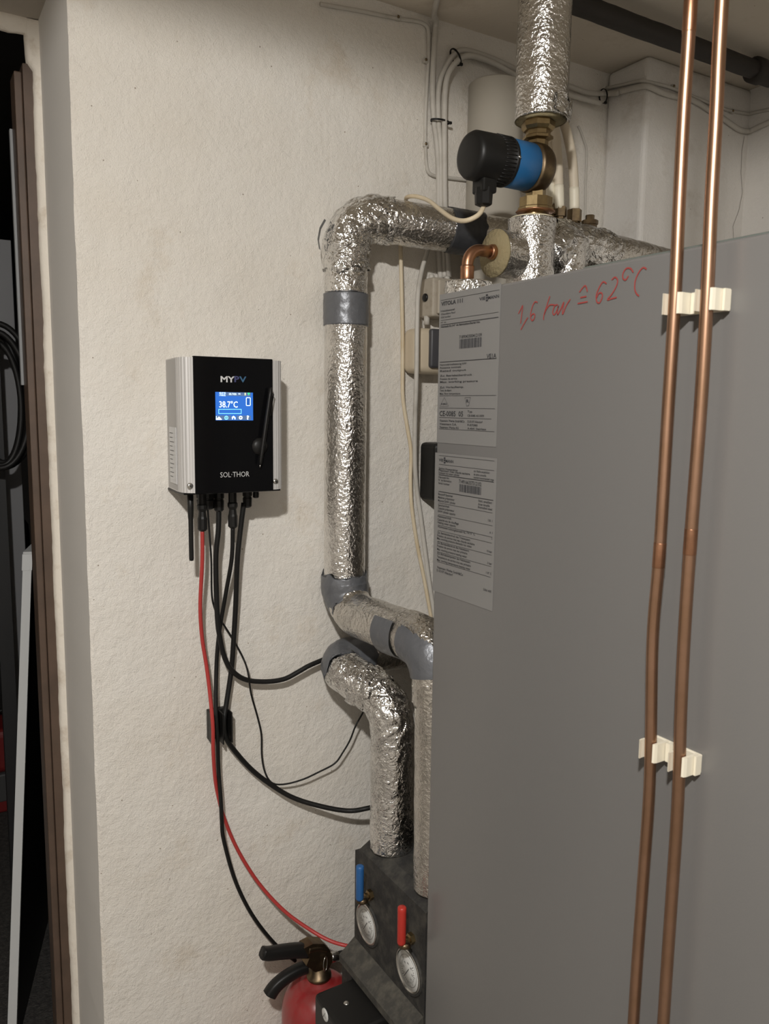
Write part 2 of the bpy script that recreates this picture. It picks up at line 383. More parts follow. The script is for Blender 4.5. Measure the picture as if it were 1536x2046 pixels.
b = MB(); b.box((BRX, BRY, 0), (RWX+0.1, WALL, CEIL), 0.012, 3, smooth=False); struct(b, 'wall_chimney', 'wall_old', 'projecting chimney breast in the corner')
b = MB(); b.box((RWX, -2.4, 0), (RWX+0.1, BRY+0.02, CEIL)); struct(b, 'wall_right', 'wall_old')
b = MB(); b.box((-2.6, -2.4, 0), (-2.5, WALL, CEIL)); struct(b, 'wall_left', 'wall_old')
b = MB(); b.box((-2.6, -2.5, 0), (RWX+0.1, -2.4, CEIL)); struct(b, 'wall_front', 'wall_old')
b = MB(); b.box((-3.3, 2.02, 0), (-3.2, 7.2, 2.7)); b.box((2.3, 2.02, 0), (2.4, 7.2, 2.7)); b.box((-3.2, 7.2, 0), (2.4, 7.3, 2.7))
b.box((-3.2, 2.03, 2.7), (2.4, 7.3, 2.8)); struct(b, 'wall_dark_room', 'darkroom', 'walls of the room behind the doorway, its darkness put into their colour')
# plaster bead between reveal and brown frame, with ragged edge
b = MB(); vs = []; n = 150
for j in range(n+1):
    z = 2.518*j/n; e = 0.0028*noise.noise(V((2, 7, z*6)))+0.0014*noise.noise(V((2, 7, z*38)))
    if z > 2.425: e += 0.013
    xl = EDGE-0.0150-e
    vs += [V((EDGE+0.004, 1.978, z)), V((xl+0.006, 1.981, z)), V((xl, 1.988, z)), V((xl, 2.005, z))]
b.add(vs, [[4*j+k, 4*j+k+1, 4*j+k+5, 4*j+k+4] for j in range(n) for k in range(3)], True)
vs = []
for j in range(61):
    x = EDGE+0.003-0.93*j/60; zz_ = 2.488+0.004*noise.noise(V((x*30, 1, 2)))
    vs += [V((x, 1.984, HEAD)), V((x, 1.984, zz_)), V((x, 1.998, zz_))]
b.add(vs, [[3*j+k, 3*j+k+1, 3*j+k+4, 3*j+k+3] for j in range(60) for k in range(2)], True)
struct(b, 'trim_1', 'plaster', 'ragged cream plaster bead along the brown door frame')
# brown door frame
d1 = bpy.data.objects.new('door_1', None); COL.objects.link(d1); d1.location = (0.28, 2.03, 0); d1['_org'] = (0.28, 2.03, 0)
d1['kind'] = 'structure'; d1['label'] = 'brown painted door frame at the left edge'
b = MB(); b.box((0.279, 1.998, 0), (0.325, 2.07, 2.432), 0.002); b.build('door_jamb', 'brown', d1)
b = MB(); b.box((0.262, 2.004, 0), (0.2785, 2.07, 2.415), 0.003); b.build('door_stop', 'brown', d1)
b = MB(); a_, c_ = onY(40, 400, 2.072), onY(57, 770, 2.072); b.box((0.2555, 2.06, c_.z), (0.2618, 2.075, a_.z+0.15), 0.001); b.build('pale_strip', 'strip', d1)
# cracks in the old plaster
b = MB(); pts = [(1487, 272), (1482, 300), (1480, 345), (1483, 385), (1476, 420), (1464, 452), (1466, 490)]
ribbon(b, [onY(x, y, BRY-0.0006) for x, y in pts], 0.0016, (0, -1, 0)); cr = b.build('plaster_crack', 'crack'); cr['kind'] = 'structure'; cr['label'] = 'thin crack running down the old plaster'
# lamp on the ceiling (behind the photographer)
t = thing('ceiling_lamp', 'round white ceiling lamp with flat opal diffuser', 'lamp', (LAMP.x, LAMP.y, CEIL))
b = MB(); b.lathe([(0.11, 0), (0.11, 0.028), (0.10, 0.034)], (LAMP.x, LAMP.y, CEIL-0.001), (0, 0, -1), 40); b.build('lamp_housing', 'clip', t)
b = MB(); b.lathe([(0.085, 0), (0.08, 0.003)], (LAMP.x, LAMP.y, CEIL-0.036), (0, 0, -1), 40); b.build('diffuser', 'lamp_e', t)

# ================================================================== BOILER
t = thing('heating_boiler', 'large silver-grey sheet metal boiler casing filling the right half', 'boiler', (1.16, 0.70, 0))
BY0, BY1, BTOP = 0.22, 1.202, 1.897
b = MB(); b.box((BX, BY0, 0.06), (1.50, BY1, BTOP), 0.004, 2); body = b.build('casing', 'boiler', t)
b = MB(); b.box((0.95, 0.30, BTOP-0.01), (1.46, 0.965, BTOP+0.028), 0.004); b.build('lid', 'boiler_in', t)
for fx in (0.90, 1.44):
    for fy in (BY0+0.07, BY1-0.07):
        b = MB(); b.lathe([(0.03, 0), (0.03, 0.02), (0.018, 0.025), (0.018, 0.065)], (fx, fy, 0), (0, 0, 1), 20); b.build('foot', 'black', t)
SURF = BX-0.0004
def bp(x, y, lift=0.0): return onX(x, y, SURF-lift)
RY, UZ = V((0, -1, 0)), V((0, 0, 1))
def btext(mb, txt, x0, y0, x1, hpx, bold=0.0):
    a = bp(x0, y0, 0.0010); e = bp(x1, y0, 0.0010); h = (bp(x0, y0-hpx)-bp(x0, y0)).z
    text_mb(txt, a, RY, UZ, abs(a.y-e.y), h, mb, 0.0003, bold)
def bline(mb, x0, y0, x1, wpx, y1=None):
    a = bp(x0, y0, 0.0012); e = bp(x1, y0, 0.0012); e.z = a.z
    wd = (bp(x0, y0-wpx)-bp(x0, y0)).z
    ribbon(mb, [a, e], wd, (-1, 0, 0))
def lab_px(k, ox, oy, sc): return lambda x, y: (ox+x/sc, oy+y/sc)
# --- type plate
lb = MB(); p0 = bp(879, 589); p1 = bp(1001, 572); p2 = bp(872, 884)
lb.box((SURF-0.0006, p0.y, p0.z), (SURF, p1.y, p2.z)); plate = lb.build('type_label', 'label', t); plate['label'] = 'upper paper type label with barcode'
Q = lab_px(1, 860, 560, 5.847)
txt = MB()
for s_, x, y, x1, h, bo in (('VITOLA 111', 125, 300, 375, 44, 0.02),
        ('Heizkessel', 122, 372, 282, 20, 0), ('Chaudière fioul', 122, 408, 288, 20, 0), ('Oil boiler', 122, 445, 238, 20, 0), ('N° de', 122, 505, 182, 18, 0),
        ('Herstell-Nr./N° de fabrication/Serial No.', 122, 556, 580, 20, 0.02),
        ('7189043300412109', 335, 682, 598, 36, 0), ('VE1A', 655, 912, 768, 50, 0),
        ('Nennwärmeleistung kW', 112, 1000, 420, 22, 0), ('Puissance nominale', 112, 1035, 356, 22, 0), ('Rated output', 112, 1072, 415, 22, 0),
        ('Zul. Betriebsüberdruck', 112, 1128, 485, 22, 0), ('Pression de service', 112, 1165, 310, 22, 0), ('Max. working pressure', 112, 1200, 552, 22, 0),
        ('Zul. Vorlauftemp.', 108, 1262, 388, 22, 0), ('Temp. de départ', 108, 1298, 245, 22, 0), ('Max. flow temperature', 108, 1336, 348, 22, 0),
        ('CE-0085  05', 106, 1584, 380, 58, 0), ('Typ', 432, 1545, 488, 24, 0), ('CE-0085 AS 0009', 432, 1592, 625, 24, 0),
        ('Viessmann Werke GmbH&Co', 106, 1650, 398, 24, 0), ('Viessmann S.A.', 106, 1688, 305, 24, 0), ('Viessmann Werke AG', 104, 1726, 328, 24, 0),
        ('D-35107 Allendorf', 432, 1662, 608, 24, 0), ('F-57380', 432, 1702, 550, 24, 0), ('A-4641 Steinhaus', 432, 1742, 648, 24, 0)):
    a = Q(x, y); btext(txt, s_, a[0], a[1], Q(x1, y)[0], h/5.847, bo+0.012)
o = sub(txt, 'printed_text', 'inkg', plate)
lg = MB(); a = Q(570, 238); btext(lg, 'VIE', a[0], a[1], Q(640, 0)[0], 36/5.847, 0.02); a = Q(672, 222); btext(lg, 'MANN', a[0], a[1], Q(800, 0)[0], 36/5.847, 0.02)
for k, (yy) in enumerate((176, 206, 236)):
    a = Q(655, yy); bline(lg, a[0]-1.6, a[1], a[0]+2.4, 3.6)
sub(lg, 'logo', 'ink', plate)
ln = MB()
for x, y, x1, wd in ((120, 236, 800, 4), (120, 470, 790, 4), (120, 524, 790, 8), (108, 958, 768, 8), (105, 1350, 762, 4), (100, 1492, 752, 4), (100, 1602, 710, 4), (98, 1735, 745, 4)):
    a = Q(x, y); bline(ln, a[0], a[1], Q(x1, y)[0], wd/5.847)
sub(ln, 'ruled_line', 'inkg', plate)
def barcode(x0, y0, x1, hpx, pat, par):
    m_ = MB(); a = bp(x0, y0, 0.0012); e = bp(x1, y0, 0.0012); W_ = a.y-e.y; h = (bp(x0, y0-hpx)-bp(x0, y0)).z
    k = len(pat); pos = 0.0
    for i, c in enumerate(pat):
        wd = W_/k
        if c == '1': m_.add([(a.x, a.y-i*wd, a.z), (a.x, a.y-(i+1)*wd, a.z), (a.x, a.y-(i+1)*wd, a.z+h), (a.x, a.y-i*wd, a.z+h)], [[0, 1, 2, 3]])
    sub(m_, 'barcode', 'ink', par)
PAT = '1010011101101010110111010110101101110011010110110100111101101001101100101101'
a = Q(335, 800); barcode(a[0], a[1], Q(592, 0)[0], 108/5.847, PAT, plate)
ic = MB()
tri = [Q(160, 1370), Q(210, 1472), Q(108, 1474)]; ribbon(ic, [bp(x, y, 0.0012) for x, y in tri], 0.0009, (-1, 0, 0), True)
a = Q(128, 1455); btext(ic, 'HKI', a[0], a[1], Q(190, 0)[0], 20/5.847, 0.02)
sub(ic, 'approval_mark', 'ink', plate); ic = MB()
sh = [Q(400, 1372), Q(465, 1368), Q(445, 1466), Q(420, 1470)]; ribbon(ic, [bp(x, y, 0.0012) for x, y in sh], 0.0009, (-1, 0, 0), True)
a = Q(418, 1428); btext(ic, 'R', a[0], a[1], Q(448, 0)[0], 36/5.847, 0.03)
sub(ic, 'approval_mark', 'ink', plate)
# --- data sheet label
lb = MB(); p0 = bp(870, 904); p1 = bp(993, 915); p2 = bp(866, 1180)
lb.box((SURF-0.0006, p0.y, p0.z), (SURF, p1.y, p2.z)); plate2 = lb.build('data_label', 'label', t); plate2['label'] = 'lower paper data label with barcode'
Q = lab_px(2, 860, 890, 6.02); txt = MB()
for s_, x, y, x1, h in (('Speicher-Wassererwärmer', 100, 284, 330, 24), ("Préparateur d'eau chaude sanitaire", 98, 308, 475, 24), ('Domestic hot water cylinder', 98, 338, 350, 24),
        ('zur Reihe empfohlen', 520, 318, 710, 24), ('de série conseillé', 520, 358, 670, 24), ('standard recommended range', 520, 394, 762, 24),
        ('Herstell-Nr.', 98, 390, 230, 24), ('N° de fabrication', 96, 424, 252, 24), ('Serial number', 96, 462, 230, 24), ('7149166337512102', 342, 452, 612, 44),
        ('Baustoff Speicher', 94, 594, 270, 26), ('Matériau préparateur', 92, 632, 290, 26), ('Material DHW cylinder', 92, 672, 300, 26),
        ('Stahl, emailliert', 575, 676, 740, 26), ('Acier émaillé', 572, 716, 712, 26), ('Enamelled steel', 572, 752, 742, 26),
        ('Speicherinhalt', 92, 726, 226, 26), ('Capacité préparateur', 90, 762, 286, 26), ('DHW cylinder capacity', 90, 800, 300, 26), ('130  l', 692, 912, 745, 26),
        ('Heizwasserinhalt', 88, 860, 250, 26), ('Capacité eau de chauffage', 86, 900, 340, 26), ('Heating water capacity', 86, 934, 306, 26), ('6  l', 712, 1058, 745, 26),
        ('Warmwasser-Leistungskennzahl NL', 86, 984, 425, 26), ('70/10° C', 432, 1058, 535, 30), ('2', 732, 1130, 742, 26),
        ('Zul. Betriebsüberdruck des Trinkwassers', 84, 1056, 478, 26), ('Pression de service max eau chaude sanitaire', 82, 1092, 532, 26), ('Max. working pressure domestic hot water', 80, 1126, 500, 26), ('10 bar', 678, 1280, 740, 26),
        ('Zul. Betriebsüberdruck des Heizwassers', 82, 1180, 465, 26), ('Pression de service max eau primaire', 80, 1216, 445, 26), ('Max. working pressure heating water', 80, 1256, 440, 26), ('3 bar', 684, 1424, 738, 26),
        ('Zul. Betriebstemperatur des Heizwassers', 80, 1306, 480, 26), ('Température de service max eau primaire', 80, 1346, 485, 26), ('Max. working temperature heating water', 78, 1384, 482, 26), ('110° C', 668, 1540, 732, 26),
        ('Viessmann Werke GmbH&Co', 78, 1474, 392, 28), ('D-35107 Allendorf', 76, 1512, 268, 28), ('5356 405', 634, 1742, 730, 26)):
    a = Q(x, y); btext(txt, s_, a[0], a[1], Q(x1, y)[0], h/6.02, 0.012)
sub(txt, 'printed_text', 'inkg', plate2)
lg = MB(); a = Q(100, 190); btext(lg, 'VIE', a[0], a[1], Q(155, 0)[0], 34/6.02, 0.02); a = Q(182, 202); btext(lg, 'MANN', a[0], a[1], Q(275, 0)[0], 34/6.02, 0.02)
for yy in (152, 178, 206):
    a = Q(168, yy); bline(lg, a[0]-1.5, a[1], a[0]+1.7, 3.4)
sub(lg, 'logo', 'ink', plate2)
ln = MB()
for x, y, x1, wd in ((100, 120, 768, 4), (100, 226, 765, 4), (98, 352, 762, 8), (96, 552, 756, 8), (94, 690, 748, 4), (92, 830, 748, 4), (88, 955, 746, 4), (86, 1020, 742, 4), (84, 1152, 738, 4), (82, 1278, 736, 4), (80, 1396, 728, 4)):
    a = Q(x, y); bline(ln, a[0], a[1], Q(x1, y)[0], wd/6.02)
sub(ln, 'ruled_line', 'inkg', plate2)
a = Q(345, 556); barcode(a[0], a[1], Q(606, 0)[0], 92/6.02, PAT[::-1], plate2)
# --- handwriting in red marker
hw = MB()
for st in ([(118, 590), (138, 552), (158, 515), (150, 590), (138, 680)], [(205, 625), (175, 675), (140, 740)],
        [(296, 486), (272, 480), (248, 525), (231, 600), (242, 652), (262, 640), (271, 600), (252, 592), (236, 612)],
        [(411, 426), (390, 490), (368, 560), (354, 610), (352, 648)], [(358, 600), (378, 548), (412, 508), (458, 510)],
        [(484, 505), (455, 518), (437, 575), (450, 600), (474, 565), (492, 512), (480, 560), (482, 602)],
        [(482, 602), (510, 550), (541, 480), (530, 540), (530, 595), (560, 520), (600, 455)],
        [(685, 390), (738, 328), (760, 386)], [(694, 440), (750, 429)], [(668, 496), (762, 478)],
        [(938, 310), (905, 294), (870, 345), (842, 420), (848, 478), (872, 488), (896, 440), (896, 402), (868, 398), (846, 440)],
        [(985, 275), (1018, 250), (1041, 282), (1026, 340), (985, 410), (945, 460), (990, 448), (1032, 437)],
        [(1186, 206), (1162, 170), (1122, 168), (1092, 212), (1090, 258), (1115, 276), (1140, 238)],
        [(1310, 176), (1280, 160), (1242, 198), (1206, 278), (1200, 355), (1214, 400), (1240, 426)]):
    ribbon(hw, smooth([bp(1010+x/4.655, 500+y/4.655, 0.0008) for x, y in st], 4) if len(st) > 2 else [bp(1010+x/4.655, 500+y/4.655, 0.0008) for x, y in st], 0.0019, (-1, 0, 0))
o = hw.build('handwritten_note', 'marker', t); o['label'] = 'red handwritten pressure and temperature note'

# ================================================================== COPPER PIPES + CLIPS ON THE BOILER SIDE
PX = BX-0.024
def copper_pipe(pts, joint_y, extra_y, label):
    P = [onX(x, y, PX) for x, y in pts]
    top = P[0].copy(); top.z = CEIL-0.002; bot = P[-1].copy(); bot.z = 0.25
    P = resample(smooth([top]+P+[bot], 8), 0.012)
    t = thing('copper_pipe', label, 'pipe', (P[-1].x, P[-1].y, 0.25), 'copper pipes on the boiler side')
    b = MB(); b.sweep(P, 0.0076, 24); b.build('tube', 'copper', t)
    for jy, ln_, nm in joint_y:
        c = onX(0, jy, PX) if False else min(P, key=lambda p: abs(jy-py_of(p)))
        k = P.index(c); d_ = (P[k+1]-P[k-1]).normalized()
        b = MB(); b.lathe([(0.00785, 0), (0.00795, 0.0006), (0.00795, 2*ln_-0.0006), (0.00785, 2*ln_)], c-d_*ln_, d_, 24); b.build(nm, 'copper_b', t)
    return P
def py_of(p):
    v = p-CAM; z = v.dot(FW); return 1023-FPX*v.dot(UP)/z
cpL = copper_pipe([(1380, 0), (1366, 220), (1357, 400), (1349, 581), (1335, 806), (1318, 1094), (1304, 1268), (1300, 1473), (1296, 1597), (1283, 1780), (1265, 2046)],
    [(1100, 0.016, 'sleeve_joint'), (22, 0.018, 'sleeve_joint')], None, 'slim vertical copper pipe, left of the two on the boiler side')
cpR = copper_pipe([(1442, 0), (1431, 220), (1421, 400), (1413, 581), (1400, 806), (1379, 1084), (1367, 1268), (1360, 1422), (1357, 1530), (1352, 1640), (1340, 1820), (1325, 2046)],
    [(1082, 0.016, 'sleeve_joint')], None, 'slim vertical copper pipe, right of the two on the boiler side')
def double_clip(zc, label, tilt):
    yl = min(cpL, key=lambda p: abs(p.z-zc)).y; yr = min(cpR, key=lambda p: abs(p.z-zc)).y
    t = thing('pipe_clip', label, 'pipe clip', (BX, (yl+yr)/2, zc), 'ivory pipe clips on the boiler side')
    h = 0.0125
    b = MB(); b.box((BX-0.005, yl+0.013, zc-h), (BX-0.0002, yr-0.0155, zc+h), 0.0015); b.build('base', 'clip', t)
    for yy, sgn, out, th in ((yl+0.0098, 1, 0.034, 0.0025), (yl-0.0107, -1, 0.030, 0.0042), (yr+0.0098, 1, 0.033, 0.0025), (yr-0.0107, -1, 0.030, 0.0042)):
        poly = [(BX-0.004, yy-th*sgn*0.5), (BX-0.004, yy+th*sgn*0.5), (BX-out+0.004, yy+th*sgn*0.5), (BX-out, yy+th*0.2*sgn), (BX-out-0.001, yy-0.002*sgn), (BX-out+0.003, yy-th*sgn*0.5)]
        b = MB(); b.prism([V((x, y, zc-h)) for x, y in poly], (0, 0, 2*h)); b.build('jaw', 'clip', t)
    b = MB(); b.prism([V((BX-0.004, yr-0.0135, zc-h)), V((BX-0.014, yr-0.0135, zc-h)), V((BX-0.014, yr-0.0165, zc-h)), V((BX-0.004, yr-0.0165, zc-h))], (0, 0, 2*h)); b.build('end_lug', 'clip', t)
    b = MB(); b.prism([V((BX-0.004, yl-0.016, zc-h)), V((BX-0.012, yl-0.014, zc-h)), V((BX-0.012, yl-0.020, zc-h)), V((BX-0.004, yl-0.022, zc-h))], (0, 0, 2*h)); b.build('web', 'clip', t)
    ym = (yl+yr)/2-0.001
    b = MB(); b.lathe([(0.005, 0), (0.005, 0.0015), (0.003, 0.002)], (BX-0.005, ym, zc), (-1, 0, 0), 20); sc = b.build('screw', 'steel', t)
    b = MB(); b.box((BX-0.0073, ym-0.0035, zc-0.0006), (BX-0.0068, ym+0.0035, zc+0.0006)); sub(b, 'screw_slot', 'black', sc)
double_clip(onX(1390, 602, PX).z, 'ivory plastic double pipe clip near the handwriting', 0)
double_clip(onX(1335, 1515, PX).z, 'ivory plastic double pipe clip low on the boiler side', 0)

# ================================================================== CONTROLLER ON THE WALL
DXL, DXR, DZ0, DZ1, DF = 0.4725, 0.6870, 1.526, 1.791, 1.525
t = thing('heating_controller', 'silver and black wall-mounted heating controller with blue display', 'controller', ((DXL+DXR)/2, WALL, DZ0))
def dev_profile(sgn):
    cx = (DXL+DXR)/2; hw_ = (DXR-DXL)/2
    pts = [(hw_-0.007, WALL-0.001), (hw_, 1.575)]
    base = [(hw_, 1.556), (hw_-0.001, 1.548), (hw_-0.004, 1.540), (hw_-0.009, 1.5335), (hw_-0.016, 1.529), (hw_-0.0225, 1.527)]
    for k in range(len(base)-1):   # little ridges along the extrusion
        for q in range(3):
            a, c = V(base[k]), V(base[k+1]); p = a.lerp(c, q/3); d = (c-a).normalized(); nrm = V((d.y, -d.x))*(0.0 if q % 3 else -0.0009)*(-1)
            pts.append((p.x-(0.0007 if q == 1 else 0), p.y+(0.0006 if q == 1 else 0)))
    pts.append((hw_-0.0215-0.0095*(sgn > 0), 1.527)); pts.append((hw_-0.0225-0.0095*(sgn > 0), 1.531))
    return [(cx+sgn*x, y) for x, y in pts]
prof = dev_profile(-1)+dev_profile(1)[::-1]
b = MB(); b.prism([V((x, y, DZ0+0.001)) for x, y in prof], (0, 0, DZ1-DZ0-0.002)); b.build('housing', 'alu', t)
b = MB()
for s_ in (-1,):
    cx = (DXL+DXR)/2; hw_ = (DXR-DXL)/2
    q = [V((cx-hw_-0.0008, 1.566, DZ0+0.003)), V((cx-hw_+0.0065, 1.655, DZ0+0.003)), V((cx-hw_+0.011, 1.655, DZ0+0.003)), V((cx-hw_+0.004, 1.566, DZ0+0.003))]; b.prism(q, (0, 0, DZ1-DZ0-0.006))
b.build('side_cover', 'alu_d', t)
b = MB(); a = (DXL-0.0014); b.prism([V((a-0.0003, 1.572, DZ0+0.015)), V((a+0.0046, 1.632, DZ0+0.015)), V((a+0.006, 1.632, DZ0+0.015)), V((a+0.001, 1.572, DZ0+0.015))], (0, 0, 0.113)); lb = b.build('side_label', 'logo_w', t); lb['label'] = 'pale sticker with tiny print'
b = MB()
for k in range(11):
    z = DZ0+0.116-k*0.0088; w_ = 0.022+0.026*random.random(); ribbon(b, [(a+0.0038, 1.627, z), (a+0.0038-w_*0.0817, 1.627-w_, z)], 0.0012, (-1, 0, 0))
sub(b, 'print_line', 'inkg', lb)
GX0, GX1 = 0.4935, 0.6575
b = MB(); b.box((GX0, 1.5235, DZ0-0.001), (GX1, 1.5315, DZ1+0.001), 0.0008); fp = b.build('front_panel', 'glass_b', t)
b = MB(); b.box((DXL+0.004, 1.545, DZ0-0.004), (DXR-0.004, 1.655, DZ0+0.001), 0.001); b.build('end_plate', 'black', t)
FP = 1.5233
def dp(x, y): return onY(x, y, FP)
XR = V((1, 0, 0))
def dtext(txt_, x0, y0, x1, hpx, mb=None, bold=0.0, lift=0.0003):
    a = dp(x0, y0); e = dp(x1, y0); h = (dp(x0, y0-hpx)-a).z
    return text_mb(txt_, a, XR, UZ, e.x-a.x, h, mb, lift, bold)
sub(dtext('MY', 440.5, 763, 469, 11.5, None, 0.03), 'logo_lettering', 'logo_w', fp)
sub(dtext('P', 468, 763, 478, 11.5, None, 0.03), 'logo_lettering', 'logo_i', fp)
sub(dtext('V', 478, 763.5, 492, 11.5, None, 0.02), 'logo_lettering', 'logo_b', fp)
sub(dtext('SOL\u00b7THOR', 440, 954, 498, 10.5, None, -0.004), 'name_lettering', 'logo_w', fp)
b = MB(); A, B_ = dp(430, 783), dp(505.5, 840)
b.box((A.x, FP-0.0004, A.z), (B_.x, FP+0.0005, B_.z)); scn = b.build('display', 'screen', t)
def sbox(x0, y0, x1, y1, m, nm, lift):
    k = MB(); p, q = dp(420+x0/15.36, 740+y0/15.36), dp(420+x1/15.36, 740+y1/15.36)
    k.box((p.x, FP-lift, p.z), (q.x, FP-0.0003, q.z)); sub(k, nm, m, scn)
sbox(470, 668, 1240, 795, 'screen_g', 'status_bar', 0.00055); sbox(170, 1385, 1240, 1520, 'screen_g', 'menu_bar', 0.00055)
sbox(640, 1385, 800, 1515, 'screen', 'menu_key', 0.0006)
sbox(1105, 850, 1215, 1075, 'screen_d', 'tank_level', 0.00055)
def sline(pts, wpx, m, nm, closed=True):
    k = MB(); ribbon(k, [dp(420+x/15.36, 740+y/15.36)+V((0, -0.0009, 0)) for x, y in pts], wpx/15.36*0.00095, (0, -1, 0), closed); sub(k, nm, m, scn)
sline([(1100, 850), (1118, 838), (1205, 838), (1222, 850), (1222, 1065), (1205, 1080), (1118, 1080), (1100, 1065)], 24, 'white_e', 'tank_icon')
sline([(255, 1195), (945, 1195), (945, 1325), (255, 1325)], 22, 'cyan_e', 'progress_frame')
def stext(s_, x, y, x1, h, m='white_e', bold=0.01):
    return sub(dtext(s_, 420+x/15.36, 740+y/15.36, 420+x1/15.36, h/15.36, None, bold, 0.0009), 'display_text', m, scn)
stext('38.7°C', 272, 1135, 838, 190, bold=0.008); stext('02.07.25', 275, 722, 465, 55); stext('17:05:02', 275, 785, 462, 50); stext('SOL·THOR', 568, 755, 800, 60); stext('V4', 848, 748, 918, 50)
stext('?', 1110, 1505, 1185, 115, bold=0.04)
def spoly(pts, m, nm):
    k = MB(); k.add([dp(420+x/15.36, 740+y/15.36)+V((0, -0.0009, 0)) for x, y in pts], [list(range(len(pts)))]); sub(k, nm, m, scn)
spoly([(172, 1400), (190, 1400), (195, 1480), (262, 1415), (350, 1500), (350, 1518), (172, 1518)], 'white_e', 'chart_icon')
def circ(cx, cy, r, n=20): return [(cx+r*math.cos(2*PI*i/n), cy+r*math.sin(2*PI*i/n)) for i in range(n)]
sline(circ(488, 1455, 50), 22, 'cyan_e', 'info_icon'); sline([(488, 1425), (488, 1485)], 18, 'cyan_e', 'info_icon', False)
spoly([(645, 1440), (708, 1392), (770, 1440), (770, 1505), (730, 1505), (730, 1455), (690, 1455), (690, 1505), (660, 1505), (660, 1440)], 'white_e', 'home_icon')
sline(circ(928, 1452, 38), 30, 'white_e', 'gear_icon')
for i in range(8):
    a = 2*PI*i/8; sline([(928+40*math.cos(a), 1452+40*math.sin(a)), (928+58*math.cos(a), 1452+58*math.sin(a))], 22, 'white_e', 'gear_icon', False)
spoly([(1135, 690), (1215, 690), (1175, 772)], 'green_e', 'signal_icon')
spoly([(1045, 690), (1090, 690), (1082, 728), (1090, 765), (1045, 765), (1053, 728)], 'yellow_e', 'timer_icon')
for sx, sy in ((380, 971), (550.5, 962)):
    p = onY(sx, sy, 1.5275); b = MB(); b.lathe([(0.0062, 0), (0.0062, 0.0012), (0.005, 0.003), (0.003, 0.0036)], (p.x, 1.529, p.z), (0, -1, 0), 24); scw = b.build('screw', 'steel', t)
    b = MB(); b.lathe([(0.002, 0), (0.002, 0.0006)], (p.x, 1.5253, p.z), (0, -1, 0), 6); sub(b, 'screw_socket', 'inkg', scw)
# glands under the housing
YD = 1.60
def gland(x, y0, y1, r, nm='cable_gland', Yg=YD, ribs=True):
    a, c = onY(x, y0, Yg), onY(x, y1, Yg); L_ = DZ0-0.004-c.z
    b = MB(); b.lathe([(r, 0), (r, L_*0.35), (r*0.86, L_*0.38), (r*0.86, L_*0.45), (r*0.98, L_*0.48), (r*0.9, L_*0.93), (r*0.6, L_)], (a.x, Yg, DZ0-0.004), (0, 0, -1), 10 if ribs else 24, smooth=not ribs); return b.build(nm, 'black', t)
gland(411, 990, 1018, 0.019); gland(437, 990, 1022, 0.011); gland(494, 990, 1014, 0.010); gland(511, 985, 995, 0.007)
def connector(x, y0, y1, r, Yg):
    a, c = onY(x, y0, Yg), onY(x, y1, Yg); a.z = DZ0-0.004; L_ = a.z-c.z
    b = MB(); b.lathe([(r*0.9, 0), (r*0.9, L_*0.3), (r*1.12, L_*0.34), (r*1.12, L_*0.42), (r*0.78, L_*0.50), (r*0.9, L_*0.62), (r*1.05, L_*0.68), (r*1.05, L_*0.95), (r*0.7, L_)], (a.x, Yg, a.z), (0, 0, -1), 12, smooth=False)
    b.build('plug_connector', 'black', t)
connector(403.5, 1000, 1061, 0.0095, 1.585); connector(464.5, 1000, 1055, 0.0095, 1.585)
# antenna
p0, p1 = onY(380, 990, 1.575), onY(380, 1122, 1.575); L_ = DZ0-p1.z
b = MB(); b.lathe([(0.0062, 0), (0.0062, 0.035), (0.0056, 0.05), (0.0048, 0.06), (0.0048, L_-0.006), (0.0042, L_-0.001), (0.001, L_)], (p0.x, 1.575, DZ0+0.001), (0, 0, -1), 20); b.build('antenna', 'black', t)
# stylus on its holder
sp = thing('stylus_pen', 'black ballpoint stylus pen tilted on round holder at the display', 'pen', onY(519, 935, 1.512))
a, c = onY(541.5, 774, 1.512), onY(519, 934, 1.512); ax = (c-a); L_ = ax.length
b = MB(); b.lathe([(0.0015, 0), (0.0036, 0.002), (0.0040, 0.02), (0.0042, L_*0.5), (0.0040, L_*0.78), (0.0030, L_*0.92), (0.0019, L_*0.97)], a, ax, 18); b.build('barrel', 'black', sp)
b = MB(); b.lathe([(0.0017, L_*0.965), (0.0010, L_*0.985), (0.0005, L_)], a, ax, 14); b.build('tip', 'steel', sp)
sd = ax.cross(V((0, 1, 0))).normalized()*-1
b = MB(); q = a+V((0.0048, -0.002, 0)); b.sweep([q+ax.normalized()*0.012, q+ax.normalized()*0.014+V((0.002, 0, 0)), q+ax.normalized()*0.058+V((0.0015, 0, 0))], 0.0011, 8); b.build('clip', 'black', sp)
p = onY(520, 892, 1.520)
ho = MB(); ho.lathe([(0.0175, 0), (0.0172, 0.002), (0.010, 0.0055), (0.003, 0.007)], (p.x, 1.5233, p.z), (0, -1, 0), 28); hb = ho.build('stylus_holder', 'black', None, (p.x, 1.5233, p.z))
tag(hb, 'small round black holder stuck on the glass behind the pen', 'holder')

